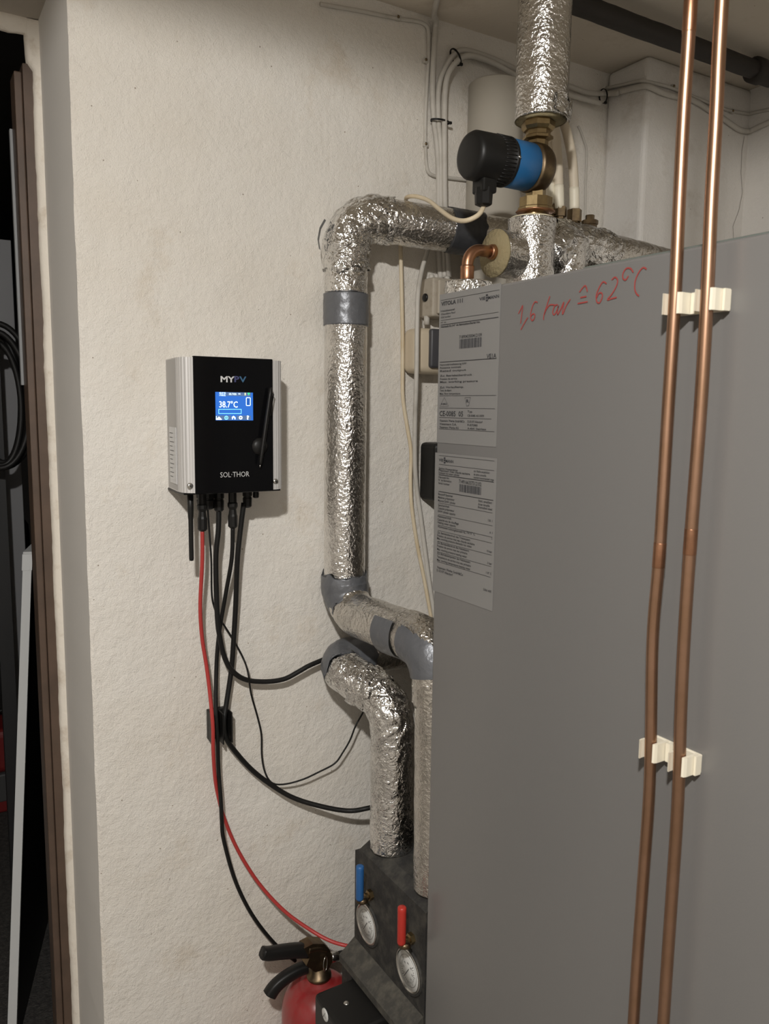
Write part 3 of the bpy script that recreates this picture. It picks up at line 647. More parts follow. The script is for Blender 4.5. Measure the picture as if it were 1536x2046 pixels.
# ================================================================== CABLES FROM THE CONTROLLER
def cable(name, pts, r, m, label, cat='cable', n=12, group=None, step=0.008):
    P = resample(smooth(pts, 8), step); b = MB(); b.sweep(P, r, n); o = b.build(name, m, None, org=P[-1]); return tag(o, label, cat, group)
def wp(lst):   # (x, y, Y)
    return [onY(x, y, Y) for x, y, Y in lst]
cable('power_cable', wp([(404, 1058, 1.585), (404, 1120, 1.59), (400, 1210, 1.605), (403.5, 1273, 1.615), (412, 1328, 1.617), (419, 1383, 1.612), (425, 1449, 1.600), (426, 1503, 1.606), (430, 1558, 1.625), (437, 1596, 1.635), (447, 1632, 1.64), (466, 1680, 1.64), (492, 1728, 1.635), (525, 1775, 1.625), (570, 1822, 1.60), (620, 1858, 1.565), (660, 1880, 1.53), (700, 1891, 1.50), (760, 1900, 1.49)]),
      0.0042, 'red_c', 'red cable hanging from the controller and curving down right')
cable('power_cable', wp([(437, 1015, 1.60), (436, 1060, 1.60), (431, 1120, 1.605), (434, 1230, 1.612), (439, 1273, 1.615), (448, 1312, 1.62), (463, 1339, 1.622), (488, 1357, 1.624), (526, 1362, 1.624), (567, 1357, 1.622), (600, 1340, 1.62), (622, 1328, 1.62), (690, 1300, 1.63)]),
      0.0056, 'rubber', 'thick black cable bending right from controller into the taped pipe')
cable('power_cable', wp([(465, 1052, 1.585), (463, 1115, 1.595), (452, 1180, 1.615), (440, 1249, 1.632), (434.5, 1295, 1.637), (432, 1339, 1.637), (431, 1394, 1.625), (432, 1435, 1.615), (434.5, 1476, 1.617), (436, 1531, 1.625), (441, 1599, 1.622), (443, 1640, 1.622), (447, 1679, 1.625), (470, 1760, 1.632), (505, 1830, 1.636), (550, 1887, 1.638), (590, 1920, 1.64)]),
      0.0045, 'rubber', 'black cable passing the wall clip down behind the extinguisher')
cable('power_cable', wp([(487, 1005, 1.60), (480, 1060, 1.605), (474, 1120, 1.61), (471, 1202, 1.625), (467, 1273, 1.634), (462, 1339, 1.637), (452, 1407, 1.632), (447, 1443, 1.622), (451, 1473, 1.622), (471, 1503, 1.632), (504, 1539, 1.637), (543, 1569, 1.632), (586, 1594, 1.622), (641, 1611, 1.60), (696, 1620, 1.575), (738, 1614, 1.55), (800, 1600, 1.55)]),
      0.0057, 'rubber', 'thick black cable leaving the wall clip towards the foil pipe')
cable('sensor_wire', wp([(414, 1008, 1.592), (418, 1062, 1.597), (422, 1120, 1.60), (423, 1186, 1.612), (428, 1213, 1.62), (437, 1235, 1.632), (448, 1250, 1.645), (471, 1287, 1.648), (488, 1320, 1.645), (496, 1347, 1.612), (501.5, 1386, 1.63), (515, 1435, 1.645), (522, 1468, 1.648), (523, 1509, 1.648), (529, 1542, 1.64), (543, 1564, 1.632), (567, 1567, 1.63), (603, 1558, 1.622), (638, 1542, 1.618), (669, 1525, 1.615), (685, 1503, 1.61), (699, 1479, 1.606), (710, 1451, 1.60), (722, 1429, 1.60), (738, 1400, 1.60)]),
      0.0021, 'rubber', 'thin black sensor wire looping from controller up to the foil pipe', n=8, step=0.006)
# wall clip (cable holder)
c0, c1 = onY(416, 1419, 1.645), onY(455, 1472, 1.645)
t = thing('cable_clip', 'black plastic cable clip on the wall below the controller', 'cable clip', ((c0.x+c1.x)/2, WALL, c1.z))
b = MB(); b.box((c0.x, 1.645, c0.z-0.002), (c1.x, WALL-0.0005, c1.z), 0.002); b.build('base', 'black', t)
for xx in (c0.x+0.0015, c1.x-0.0015, c0.x+0.0225):
    b = MB(); b.box((xx-0.0015, 1.612, c0.z-0.002), (xx+0.0015, 1.646, c1.z-(0.002 if xx > c0.x+0.01 else 0.0)), 0.001); b.build('finger', 'black', t)

# ================================================================== FOIL PIPE ON THE WALL (A)
AX, AY = 0.862, 1.592
HZ = 2.112; LZ = 1.232; AR = 0.046
PY1 = 1.256
pathA = resample(fillet([V((1.50, 1.452, 2.076)), V((AX, AY, HZ)), V((AX, AY, LZ)), V((AX+0.030, PY1, LZ)), V((AX+0.036, PY1, 0.718))], 0.072, 18), 0.0025)
t = thing('insulated_pipe', 'foil-wrapped heating pipe with duct tape bands rising up the wall', 'pipe', (AX, AY, 0.735))
b = MB(); b.sweep(part_path(pathA, (1.50, 1.452, 2.076), (1.12, 1.535, 2.10)), AR, 60, gentle(0.0010)); b.build('foil_sleeve', 'foil_d', t)
b = MB(); b.sweep(part_path(pathA, (1.125, 1.535, 2.10), (AX+0.09, AY, HZ)), AR+0.0015, 80, gentle(0.0012), jag=0.004); b.build('foil_sleeve', 'foil', t)
b = MB(); b.sweep(part_path(pathA, (1.172, 1.524, 2.098), (1.094, 1.54, 2.102)), AR+0.0035, 60, gentle(0.0015), jag=0.006); b.build('tape_band', 'tape_d', t)
b = MB(); b.sweep(part_path(pathA, (AX+0.105, AY, HZ), (AX, AY, HZ-0.118)), AR+0.0045, 110, crumple(0.0028, 50), jag=0.012); b.build('foil_elbow', 'foil_c', t)
b = MB(); b.sweep(part_path(pathA, (AX, AY, HZ-0.11), (AX, AY, 1.945)), AR+0.001, 90, crumple(0.0010, 40), jag=0.004); b.build('foil_sleeve', 'foil_c', t)
zt0, zt1 = onY(690, 583, AY-AR).z, onY(690, 646, AY-AR).z
b = MB(); b.sweep(part_path(pathA, (AX, AY, zt0), (AX, AY, zt1)), AR+0.0042, 64, gentle(0.0008, 70)); b.build('tape_band', 'tape', t)
b = MB(); b.sweep(part_path(pathA, (AX, AY, zt1+0.004), (AX, AY, 1.31)), AR+0.0012, 120, crumple(0.0005, 45)); b.build('foil_sleeve', 'foil', t)
b = MB(); b.sweep(part_path(pathA, (AX, AY, 1.318), (AX, AY-0.028, 1.242)), lambda q: AR+0.006+0.003*math.sin(q*60), 72, gentle(0.0020, 34), jag=0.01); b.build('tape_wrap', 'tape', t)
b = MB(); b.sweep(part_path(pathA, (AX, AY, 1.275), (AX, PY1+0.035, LZ)), AR+0.0032, 90, crumple(0.0008, 30), jag=0.004); b.build('foil_sleeve', 'foil_d', t)
b = MB(); b.sweep(part_path(pathA, (AX, PY1+0.10, LZ), (AX+0.004, PY1, LZ-0.115)), AR+0.0055, 90, crumple(0.0014, 36), jag=0.008); b.build('foil_elbow', 'foil_d', t)
b = MB(); b.sweep(part_path(pathA, (AX, PY1+0.155, LZ), (AX, PY1+0.09, LZ)), AR+0.0085, 72, gentle(0.0012, 40), keep=lambda c, d: d.x < -0.05+0.35*noise.noise(c*30) and d.z < 0.66); b.build('tape_patch', 'tape', t)
b = MB(); b.sweep(part_path(pathA, (AX, PY1+0.07, LZ), (AX+0.004, PY1, LZ-0.06)), AR+0.0085, 72, gentle(0.0012, 40), keep=lambda c, d: d.x < -0.12+0.35*noise.noise(c*25) and d.z < 0.6); b.build('tape_patch', 'tape', t)
b = MB(); b.sweep(part_path(pathA, (AX+0.004, PY1, LZ-0.10), (AX+0.036, PY1, 0.718)), AR-0.0005, 90, crumple(0.0010, 24)); b.build('foil_sleeve', 'foil_d', t)
# loose torn flap left of the elbow
b = MB(); pts = [onY(x, y, AY) for x, y in ((648, 437), (638, 455), (634, 478), (637, 497))]
vs = []
for p in pts: vs += [p, p+V((0.010, 0.012, 0))]
b.add(vs, [[2*i, 2*i+1, 2*i+3, 2*i+2] for i in range(3)]); b.build('torn_flap', 'tape', t)

# ================================================================== SECOND FOIL PIPE (B) below
BXp, BYp, BZ = 0.898, 1.432, 1.052
pathB = resample(fillet([V((1.165, 1.657, 1.112)), V((1.165, 1.598, 1.112)), V((0.828, 1.598, 1.112)), V((BXp, BYp, BZ)), V((BXp+0.002, BYp, 0.718))], 0.055, 18), 0.0025)
t = thing('insulated_pipe', 'lower foil-wrapped pipe with crumpled elbow going down to pump station', 'pipe', (BXp, BYp, 0.735))
def nb(p): return p
k1 = (0.90, 1.598, 1.112); k2 = (0.843, 1.563, 1.10); k3 = (0.885, 1.47, BZ+0.012); k4 = (BXp, BYp, BZ-0.085)
b = MB(); b.sweep(part_path(pathB, (1.165, 1.657, 1.112), k1), AR-0.001, 60, crumple(0.0012, 30)); b.build('foil_sleeve', 'foil_d', t)
b = MB(); b.sweep(part_path(pathB, (0.93, 1.598, 1.112), k2), AR+0.003, 80, gentle(0.002, 34), jag=0.012); b.build('tape_wrap', 'tape', t)
b = MB(); b.sweep(part_path(pathB, k2, (0.874, 1.495, 1.072)), AR+0.0015, 110, crumple(0.0016, 46), jag=0.006); b.build('foil_sleeve', 'foil_c', t)
b = MB(); b.sweep(part_path(pathB, (0.866, 1.51, 1.08), k3), AR+0.004, 110, crumple(0.0042, 56), jag=0.012); b.build('foil_wrap', 'foil_c', t)
b = MB(); b.sweep(part_path(pathB, k3, k4), AR+0.003, 110, crumple(0.0030, 44), jag=0.014); b.build('foil_elbow', 'foil_c', t)
b = MB(); b.sweep(part_path(pathB, (BXp, BYp, BZ-0.075), (BXp, BYp, 0.718)), AR+0.0025, 120, crumple(0.0011, 55)); b.build('foil_sleeve', 'foil_c', t)

# ================================================================== RISER WITH CIRCULATION PUMP
YC = 1.27
rx = (onY(1035, 150, YC).x+onY(1130, 150, YC).x)/2; RRr = 0.052
t = thing('insulated_pipe', 'thick foil-wrapped riser pipe above the blue pump', 'pipe', (rx, YC, 2.27))
zb = onY(1085, 243, YC).z
b = MB(); b.sweep(resample([V((rx, YC, zb)), V((rx, YC, CEIL))], 0.0035), RRr, 120, crumple(0.0009, 30)); b.build('foil_sleeve', 'foil', t)
b = MB(); b.lathe([(RRr-0.001, 0), (0.024, 0.0005)], (rx, YC, zb-0.0008), (0, 0, -1), 48); b.build('insulation_core', 'foam', t)
b = MB(); b.sweep(resample([V((rx+0.002, YC-0.002, zb-0.001)), V((rx+0.004, YC-0.002, zb+0.035))], 0.0035), RRr+0.003, 90, crumple(0.002, 50), jag=0.01, keep=lambda c, d: d.y < -0.45 and d.x > -0.25); b.build('foil_flap', 'foil_c', t)

sx = rx-0.006
t = thing('circulation_pump', 'blue and black circulation pump with brass union nuts', 'pump', (sx, YC, onY(1075, 430, YC).z))
pz = onY(1000, 318, YC).z
def zz(y, x=1080): return onY(x, y, YC).z
b = MB(); b.lathe([(0.030, 0), (0.033, 0.004), (0.033, zb-zz(262)-0.006), (0.029, zb-zz(262))], (sx, YC, zb-0.002), (0, 0, -1), 8, smooth=False); b.build('union_nut', 'brass', t)
b = MB(); b.lathe([(0.024, 0), (0.024, 0.014), (0.030, 0.017), (0.030, 0.022), (0.021, 0.025), (0.019, 0.085)], (sx, YC, zz(258)), (0, 0, -1), 8, smooth=False); b.build('pump_neck', 'brass', t)
b = MB(); b.lathe([(0.020, 0), (0.020, 0.045), (0.024, 0.048), (0.024, 0.075), (0.018, 0.077)], (sx, YC, zz(350)), (0, 0, -1), 6, smooth=False); b.build('pump_neck', 'brass', t)
b = MB(); b.lathe([(0.018, 0), (0.032, 0.004), (0.043, 0.014), (0.0475, 0.024), (0.0475, 0.042), (0.0455, 0.048)], (sx+0.026, YC, pz-0.004), (-1, 0, 0), 40); b.build('volute', 'brass_d', t)
xb0, xb1, xb2 = sx-0.021, sx-0.080, onY(945, 315, YC).x-0.012
b = MB(); b.lathe([(0.040, 0), (0.0445, 0.004), (0.0445, xb0-xb1), (0.043, xb0-xb1+0.002)], (xb0, YC, pz-0.004), (-1, 0, 0), 48); b.build('motor_housing', 'bluep', t)
prof = [(0.0455, 0), (0.0465, 0.002), (0.0465, 0.006), (0.0452, 0.0065), (0.0452, 0.036), (0.0442, xb1-xb2-0.010), (0.040, xb1-xb2-0.003), (0.033, xb1-xb2), (0.005, xb1-xb2+0.0005)]
b = MB(); b.lathe(prof, (xb1, YC, pz-0.004), (-1, 0, 0), 48); cap = b.build('motor_cap', 'black', t)
b = MB()
for i in range(40):
    a = 2*PI*i/40; c = V((xb1-0.021, YC+0.0453*math.cos(a), pz-0.004+0.0453*math.sin(a)))
    b.sweep([c+V((0.013, 0, 0)), c-V((0.013, 0, 0))], 0.0012, 5)
sub(b, 'grip_ribs', 'black', cap)
p = onY(1010, 320, YC); b = MB(); b.lathe([(0.003, 0), (0.003, 0.002)], (xb1-0.004, YC-0.0460, pz-0.006), (0, -1, 0), 14); sub(b, 'cap_screw', 'steel', cap)
tx = onY(965, 380, YC).x
b = MB(); b.box((tx-0.014, YC-0.018, pz-0.070), (tx+0.020, YC+0.018, pz-0.032), 0.004); b.build('terminal_box', 'black', t)
b = MB(); b.lathe([(0.017, 0), (0.0175, 0.012), (0.0165, 0.03), (0.010, 0.033)], (tx, YC-0.002, pz-0.060), (0, 0, -1), 8, smooth=False); b.build('cable_gland', 'black', t)
b = MB(); b.lathe([(0.026, 0), (0.0335, 0.002), (0.0335, 0.020), (0.0365, 0.022), (0.0365, 0.026), (0.020, 0.028), (0.020, 0.045)], (sx, YC, zz(397)), (0, 0, -1), 10, smooth=False); b.build('union_nut', 'brass', t)
b = MB(); b.lathe([(0.036, 0), (0.039, 0.0015), (0.036, 0.003)], (sx, YC, zz(424)), (0, 0, -1), 32); b.build('gasket_ring', 'copper_b', t)
cable('pump_cable', [onY(967, 398, YC), onY(966, 412, YC), onY(955, 430, YC-0.004), onY(930, 441, YC+0.01), onY(905, 437, 1.33), onY(880, 420, 1.40), onY(858, 402, 1.47), onY(838, 394, 1.515), onY(822, 392, 1.54), onY(812, 395, 1.57), onY(811, 399, 1.61)],
      0.0046, 'cream_c', 'cream cable curving from the blue pump over the foil pipe')

# ================================================================== VERTICAL STUBS AND MANIFOLD BEHIND THE BOILER
t = thing('insulated_pipe', 'foil-wrapped stub pipe directly below the brass pump nuts', 'pipe', (sx-0.008, YC, 1.70))
ztop = zz(440, 1065)
b = MB(); b.sweep(resample([V((sx-0.008, YC, 1.70)), V((sx-0.008, YC, ztop))], 0.0035), 0.0475, 110, crumple(0.0006, 30)); b.build('foil_sleeve', 'foil', t)
b = MB(); b.lathe([(0.045, 0), (0.043, 0.004), (0.02, 0.005)], (sx-0.008, YC, ztop-0.001), (0, 0, 1), 40); b.build('insulation_core', 'foam_w', t)
b = MB(); b.lathe([(0.019, 0), (0.019, zz(424)-ztop)], (sx-0.003, YC, ztop+0.002), (0, 0, 1), 24); b.build('pipe_end', 'brass', t)
x2 = onY(1133, 500, YC).x
t = thing('insulated_pipe', 'short foil-wrapped stub right of the pump stub', 'pipe', (x2, YC, 1.70))
b = MB(); b.sweep(resample([V((x2, YC, 1.70)), V((x2, YC, zz(478, 1133)))], 0.0035), 0.038, 90, crumple(0.0008, 36)); b.build('foil_sleeve', 'foil', t)
b = MB(); b.sweep(resample([V((x2-0.062, YC-0.006, 2.005)), V((x2-0.02, YC+0.0, 2.035)), V((x2+0.03, YC+0.03, 2.040)), V((x2+0.09, YC+0.08, 2.038))], 0.0035), 0.040, 110, crumple(0.0042, 48), jag=0.014); b.build('crumpled_wrap', 'foil_c', t)
t = thing('manifold', 'foil-covered manifold with brass outlets behind the boiler top', 'manifold', (1.30, 1.38, 1.95))
hp0, hp1 = V((1.24, 1.385, 2.062)), V((1.662, 1.385, 2.040))
b = MB(); b.sweep(resample([hp0, hp1], 0.0035), lambda q: 0.056-0.012*q, 100, crumple(0.0016, 30)); b.build('foil_sleeve', 'foil_d', t)
b = MB(); b.sweep(resample([hp0+V((0.0, 0, 0)), hp0+(hp1-hp0)*0.45], 0.0035), 0.058, 110, crumple(0.0035, 46), jag=0.016, keep=lambda c, d: d.y < 0.15); b.build('crumpled_wrap', 'foil_c', t)
def outlet(x, ybase, ytop, r, Yf, capped=False):
    p = onY(x, ybase, Yf); q = onY(x, ytop, Yf); L_ = q.z-p.z
    if capped: prof = [(r*0.75, -0.03), (r, 0.0), (r, L_*0.45), (r*1.15, L_*0.47), (r*1.15, L_*0.70), (r*0.62, L_*0.72), (r*0.62, L_)]
    else: prof = [(r*0.7, -0.03), (r*0.7, L_*0.4), (r, L_*0.42), (r, L_*0.97), (r*0.8, L_)]
    b = MB(); b.lathe(prof, p, (0, 0, 1), 6 if not capped else 8, smooth=False); return b.build('outlet_fitting', 'brass_d', t)
outlet(1118, 448, 413, 0.0145, 1.385); outlet(1146, 462, 418, 0.0165, 1.385); of = outlet(1177, 466, 430, 0.0165, 1.385, True); outlet(1203, 474, 466, 0.010, 1.385, True); outlet(1100, 445, 408, 0.0145, 1.40)
p = onY(1177, 447, 1.385); b = MB(); b.lathe([(0.0155, 0), (0.0165, 0.003), (0.0155, 0.006)], p, (0, 0, 1), 18); b.build('sealing_hemp', 'white_c', t)
g = 'ivory tubes behind the riser'
def tube(pts, r, label):
    P = resample(smooth(pts, 8), 0.008); b = MB(); b.sweep(P, r, 20)
    tt = thing('heating_tube', label, 'tube', P[0], g); b.build('tube', 'tube_w', tt)
    q = [p for p in P if (p-P[0]).length < 0.048]; b = MB(); b.sweep(q, r+0.0008, 20); b.build('end_sleeve', 'clip', tt)
tube([onY(1147, 420, 1.385), onY(1147, 384, 1.385), onY(1144, 328, 1.39), onY(1136, 281, 1.40), onY(1125, 244, 1.42), onY(1100, 190, 1.46), onY(1075, 150, 1.50)], 0.0105, 'ivory plastic tube, rightmost of those curving up behind riser')
tube([onY(1117, 416, 1.385), onY(1116, 384, 1.385), onY(1113, 305, 1.40), onY(1106, 248, 1.42), onY(1085, 180, 1.47), onY(1060, 140, 1.52)], 0.0105, 'ivory plastic tube, middle of those curving up behind riser')
tube([onY(1099, 410, 1.40), onY(1099, 384, 1.40), onY(1098, 305, 1.415), onY(1090, 248, 1.44), onY(1070, 180, 1.49), onY(1050, 150, 1.54)], 0.0105, 'ivory plastic tube, leftmost one mostly hidden behind brass pump neck')

# copper elbow between two foil sleeves
dz = onY(985, 506, YC).z
dx = onY(988, 506, YC).x
t = thing('insulated_pipe', 'horizontal foil pipe with round yellowish insulation end', 'pipe', (dx, YC, dz-0.05))
b = MB(); b.sweep(resample([V((dx+0.003, YC, dz)), V((sx-0.050, YC, dz))], 0.003), 0.0445, 90, crumple(0.0009, 36)); b.build('foil_sleeve', 'foil_d', t)
b = MB(); b.lathe([(0.0455, 0), (0.0455, 0.004), (0.012, 0.0045)], (dx+0.003, YC, dz), (-1, 0, 0), 48); b.build('insulation_core', 'foam', t)
ex = onY(933, 545, YC).x; ez = dz+0.002
t = thing('copper_elbow', 'copper elbow from yellowish insulation disc down into a foil sleeve', 'pipe fitting', (ex, YC, zz(566, 933)))
P = fillet([V((dx-0.002, YC, ez)), V((ex, YC, ez)), V((ex, YC, zz(566, 933)-0.03))], 0.030, 14)
b = MB(); b.sweep(P, 0.0112, 28); b.build('tube', 'copper_b', t)
b = MB(); b.lathe([(0.012, 0), (0.0128, 0.001), (0.0150, 0.004), (0.0138, 0.010), (0.0130, 0.012)], (dx-0.001, YC, ez), (-1, 0, 0), 28); b.build('socket_rim', 'copper_b', t)
z0 = zz(564, 933)
b = MB(); b.lathe([(0.0165, 0), (0.0150, 0.003), (0.0132, 0.008), (0.0132, 0.026), (0.0138, 0.029), (0.0120, 0.031)], (ex, YC, z0), (0, 0, 1), 28); b.build('socket_rim', 'copper_b', t)
t = thing('insulated_pipe', 'upright foil sleeve under the copper elbow at the boiler corner', 'pipe', (ex+0.004, YC, 1.75))
b = MB(); b.sweep(resample([V((ex+0.004, YC, 1.75)), V((ex+0.004, YC, z0))], 0.003), 0.0455, 90, gentle(0.0008, 50)); b.build('foil_sleeve', 'foil_c', t)
# black tape hanging at the wall pipe
# ================================================================== DRAIN PIPE
dcx, dcy, dr = 1.280, 1.612, 0.067
t = thing('drain_pipe', 'thick off-white plastic drain pipe standing against the wall', 'pipe', (dcx, dcy, 0))
zt = onY(985, 139, dcy-dr).z
b = MB(); b.lathe([(dr, 0), (dr, zt-0.004), (dr-0.004, zt), (dr-0.008, zt), (dr-0.008, zt-0.05)], (dcx, dcy, 0.001), (0, 0, 1), 56); b.build('pipe_body', 'pvc', t)
b = MB(); b.sweep(resample([V((dcx-0.035, WALL-0.008, zt+0.002)), V((dcx-0.005, WALL-0.008, zt+0.022))], 0.004), 0.012, 16, crumple(0.004, 60)); b.build('mortar_lump', 'wall_old', t)

# ================================================================== WALL CABLES
def sp_(x, y, off=0.006):
    """point on the visible wall surface behind pixel x"""
    if x < 1207: return onY(x, y, WALL-off)
    if x < 1287: return onX(x, y, BRX-off)
    if x < 1495: return onY(x, y, BRY-off)
    return onX(x, y, RWX-off)
gw = 'painted cables on the wall'
cable('wall_cable', [sp_(x, y, .005) for x, y in ((640, 8), (720, 22), (800, 38), (835, 43), (850, 50), (856, 63), (856, 112), (853, 164), (850, 234), (850, 293), (853, 335), (861, 349), (885, 354), (926, 359), (975, 366))], 0.0042, 'white_c', 'thin painted cable running down the wall left of the bundle', group=gw)
top = onZ(873, 0, CEIL-0.012)
cable('wall_cable', [top+V((-0.25, -0.5, 0)), top] + [sp_(x, y, o_) for x, y, o_ in ((871, 42, .016), (868, 80, .012), (864, 164, .012), (866, 234, .012), (873, 293, .012), (876, 352, .012), (876, 408, .012), (876, 470, .012), (880, 560, .012))], 0.0066, 'white_c', 'white cable coming off the ceiling, leftmost in the bundle', group=gw)
cable('wall_cable', [sp_(x, y, .016) for x, y in ((1236, 186), (1205, 187), (1171, 184.5), (1130, 170), (1080, 156), (1030, 138), (980, 116), (931, 101), (908, 108), (887, 141), (876, 178), (876, 246), (881, 305), (881, 408), (884, 470), (888, 555))], 0.0066, 'white_c', 'outer of two white cables arching over the drain pipe', group=gw)
cable('wall_cable', [sp_(x, y, .028) for x, y in ((1200, 207), (1171, 199), (1130, 187), (1080, 170), (1030, 150), (985, 126), (945, 112), (921, 116), (899, 141), (890, 173), (888, 234), (888, 305), (889, 408), (893, 470), (897, 555))], 0.0066, 'white_c', 'inner of two white cables arching over the drain pipe', group=gw)
cable('wall_cable', [sp_(x, y, .008) for x, y in ((1212, 188), (1242, 182), (1270, 175), (1286, 172), (1299, 174), (1327, 187), (1355, 194), (1384, 200), (1415, 219), (1446, 238), (1475, 258), (1493, 262), (1499, 261), (1536, 244), (1600, 215))], 0.0072, 'white_c', 'thick white cable sagging along the chimney corner', group=gw)
cable('wall_cable', [sp_(x, y, .006) for x, y in ((1213, 176), (1242, 170), (1272, 163), (1286, 162), (1321, 170), (1344, 177), (1392, 196), (1426, 210), (1458, 221), (1493, 227), (1499, 226.5), (1536, 219), (1600, 206))], 0.0044, 'white_c', 'thin white cable running above the thick one at chimney corner', group=gw)
cable('wall_cable', [sp_(x, y, .004) for x, y in ((1155, 252), (1160, 262), (1168, 285), (1172, 305), (1170, 360), (1169, 425), (1169, 470))], 0.003, 'white_c', 'short painted-over cable on the wall right of ivory tubes', group=gw)
cable('wall_cable', wp([(800, 480, 1.63), (800, 493, 1.635), (801, 530, 1.635), (802, 572, 1.635), (804, 665, 1.635), (804, 744, 1.635), (805, 797, 1.635), (813, 850, 1.635), (821, 902, 1.635), (820, 955, 1.635), (822, 1008, 1.635), (832, 1080, 1.635), (846, 1150, 1.63), (858, 1215, 1.62), (868, 1270, 1.62)]), 0.0048, 'cream_c', 'yellowed cream cable hanging beside the foil wall pipe', group=gw)
cable('wall_cable', wp([(857, 480, 1.62), (854, 501, 1.62), (843, 538, 1.605), (835, 586, 1.575), (833, 652, 1.555), (832, 744, 1.555), (829, 850, 1.58), (829, 929, 1.60), (833, 982, 1.61), (840, 1030, 1.61), (849, 1100, 1.61), (860, 1180, 1.60), (872, 1250, 1.59)]), 0.0054, 'white_c', 'greyish white cable passing in front of the socket boxes', group=gw)
# cable ties and nail clips
def tie(x, y, Y, ang, wpx, label):
    p = onY(x, y, Y); d = V((math.cos(ang), 0, math.sin(ang)))
    tt = thing('cable_tie', label, 'cable tie', p, 'black cable ties')
    hw_ = wpx/1600*2.05/2*1.3
    b = MB(); nrm = V((0, -1, 0)); ring = [p+d*(hw_*math.cos(a))+nrm*(0.013*math.sin(a)) for a in [2*PI*i/20 for i in range(21)]]
    vs = []; s_ = d.cross(nrm)*0.002
    for q in ring: vs += [q-s_, q+s_]
    for q in ring: vs += [p+(q-p)*1.12-s_, p+(q-p)*1.12+s_]
    n2 = len(ring)
    fs = []
    for i in range(n2-1):
        a0, a1 = 2*i, 2*i+2; c0_, c1_ = 2*n2+2*i, 2*n2+2*i+2
        fs += [[a0, a0+1, a1+1, a1], [c0_, c1_, c1_+1, c0_+1], [a0, a1, c1_, c0_], [a0+1, c0_+1, c1_+1, a1+1]]
    b.add(vs, fs); b.build('strap', 'black', tt)
    b = MB(); q = p+d*(hw_*1.08)+nrm*0.006; b.box(q-V((.0035, .003, .003)), q+V((.0035, .003, .003)), 0.0008); b.build('lock_head', 'black', tt)
tie(879, 243, WALL-0.020, 0.0, 28, 'black cable tie round the vertical white cable bundle')
tie(910, 114, WALL-0.022, math.radians(-52), 22, 'black cable tie where the white cables arch left')
tie(1205, 192, WALL-0.018, math.radians(-80), 20, 'black cable tie on the cables at the chimney corner')
def nail_clip(x, y, label):
    p = sp_(x, y, 0.0); nrm = V((0, -1, 0))
    tt = thing('nail_clip', label, 'cable clip', p, 'painted nail clips')
    b = MB(); b.box(p+V((-.0065, -.010, -.006)), p+V((.0065, -0.0003, .006)), 0.003, 3); b.build('clip_body', 'white_c', tt)
    b = MB(); b.lathe([(.003, 0), (.0032, .002), (.001, .003)], p+V((-.003, -.010, 0)), nrm, 12); b.build('nail_head', 'brass_d', tt)
nail_clip(848, 123, 'painted nail clip high on the thin wall cable'); nail_clip(848, 290, 'painted nail clip low on the thin wall cable')
nail_clip(793, 38, 'painted nail clip under the ceiling on thin cable'); nail_clip(1155, 198, 'painted nail clip behind the riser on lower cable')
nail_clip(1459, 224, 'painted nail clip right of the copper pipes'); nail_clip(1341, 175, 'painted nail clip left of the copper pipes on upper cable')
# ceiling pipe
t = thing('ceiling_pipe', 'dark iron pipe running under the ceiling at top right', 'pipe', (1.4, 1.37, 2.56))
bp0, bp1 = onY(1100, -12, 1.37), onY(1500, 128, 1.37)
b = MB(); b.sweep(resample([V((0.98, 1.37, 2.562)), V((RWX-0.002, 1.37, 2.560))], 0.02), 0.022, 20, gentle(0.0012, 20)); b.build('pipe_body', 'blackpipe', t)
cx = onY(1505, 122, 1.37).x
b = MB(); b.lathe([(0.024, 0), (0.031, 0.002), (0.031, 0.03), (0.027, 0.034), (0.027, 0.08), (0.022, 0.084)], (cx, 1.37, 2.56), (1, 0, 0), 20); b.build('coupling', 'blackpipe', t)

# ================================================================== BOXES ON THE WALL
a, c = onY(846, 556, 1.635), onY(912, 636, 1.60)
t = thing('junction_box', 'small grimy grey junction box behind the boiler corner', 'junction box', ((a.x+c.x)/2, WALL, c.z))
b = MB(); b.box((a.x+0.004, 1.60, c.z), (c.x, WALL-0.0005, a.z), 0.006, 3); b.build('box_body', 'box', t)
b = MB(); b.box((a.x+0.014, 1.590, c.z+0.006), (c.x-0.006, 1.602, a.z-0.006), 0.004, 3); b.build('cover', 'box', t)
p = onY(851, 592, 1.61); b = MB(); b.lathe([(0.0095, 0), (0.0095, 0.006), (0.006, 0.007)], (a.x+0.006, 1.63, p.z), (-1, 0, 0), 18); b.build('side_grommet', 'black', t)
for xx in (862, 893):
    p = onY(xx, 556, 1.625); b = MB(); b.lathe([(0.007, -0.006), (0.007, 0.006), (0.005, 0.009)], (p.x, 1.625, a.z), (0, 0, 1), 16); b.build('cable_inlet', 'white_c', t)
p = onY(857, 640, 1.62); b = MB(); b.lathe([(0.007, 0), (0.007, 0.02)], (p.x, 1.63, c.z+0.003), (0, 0, -1), 16); b.build('cable_outlet', 'white_c', t)
a, c = onY(819, 655, 1.625), onY(900, 748, 1.60)
t = thing('wall_socket', 'cream surface socket box with dark hinged lid behind boiler', 'socket', ((a.x+c.x)/2, WALL, c.z))
b = MB(); b.box((a.x, 1.595, c.z), (a.x+0.10, WALL-0.0005, a.z), 0.017, 5, smooth=True); b.build('box_body', 'sock', t)
b = MB(); b.box((a.x+0.034, 1.584, c.z+0.013), (a.x+0.094, 1.600, a.z-0.002), 0.006, 4, smooth=True); b.build('hinged_lid', 'sock_l', t)
a, c = onY(850, 884, 1.63), onY(900, 1001, 1.585)
t = thing('power_adapter', 'black ribbed power adapter on the wall, half hidden by boiler', 'adapter', ((a.x+c.x)/2, WALL, c.z))
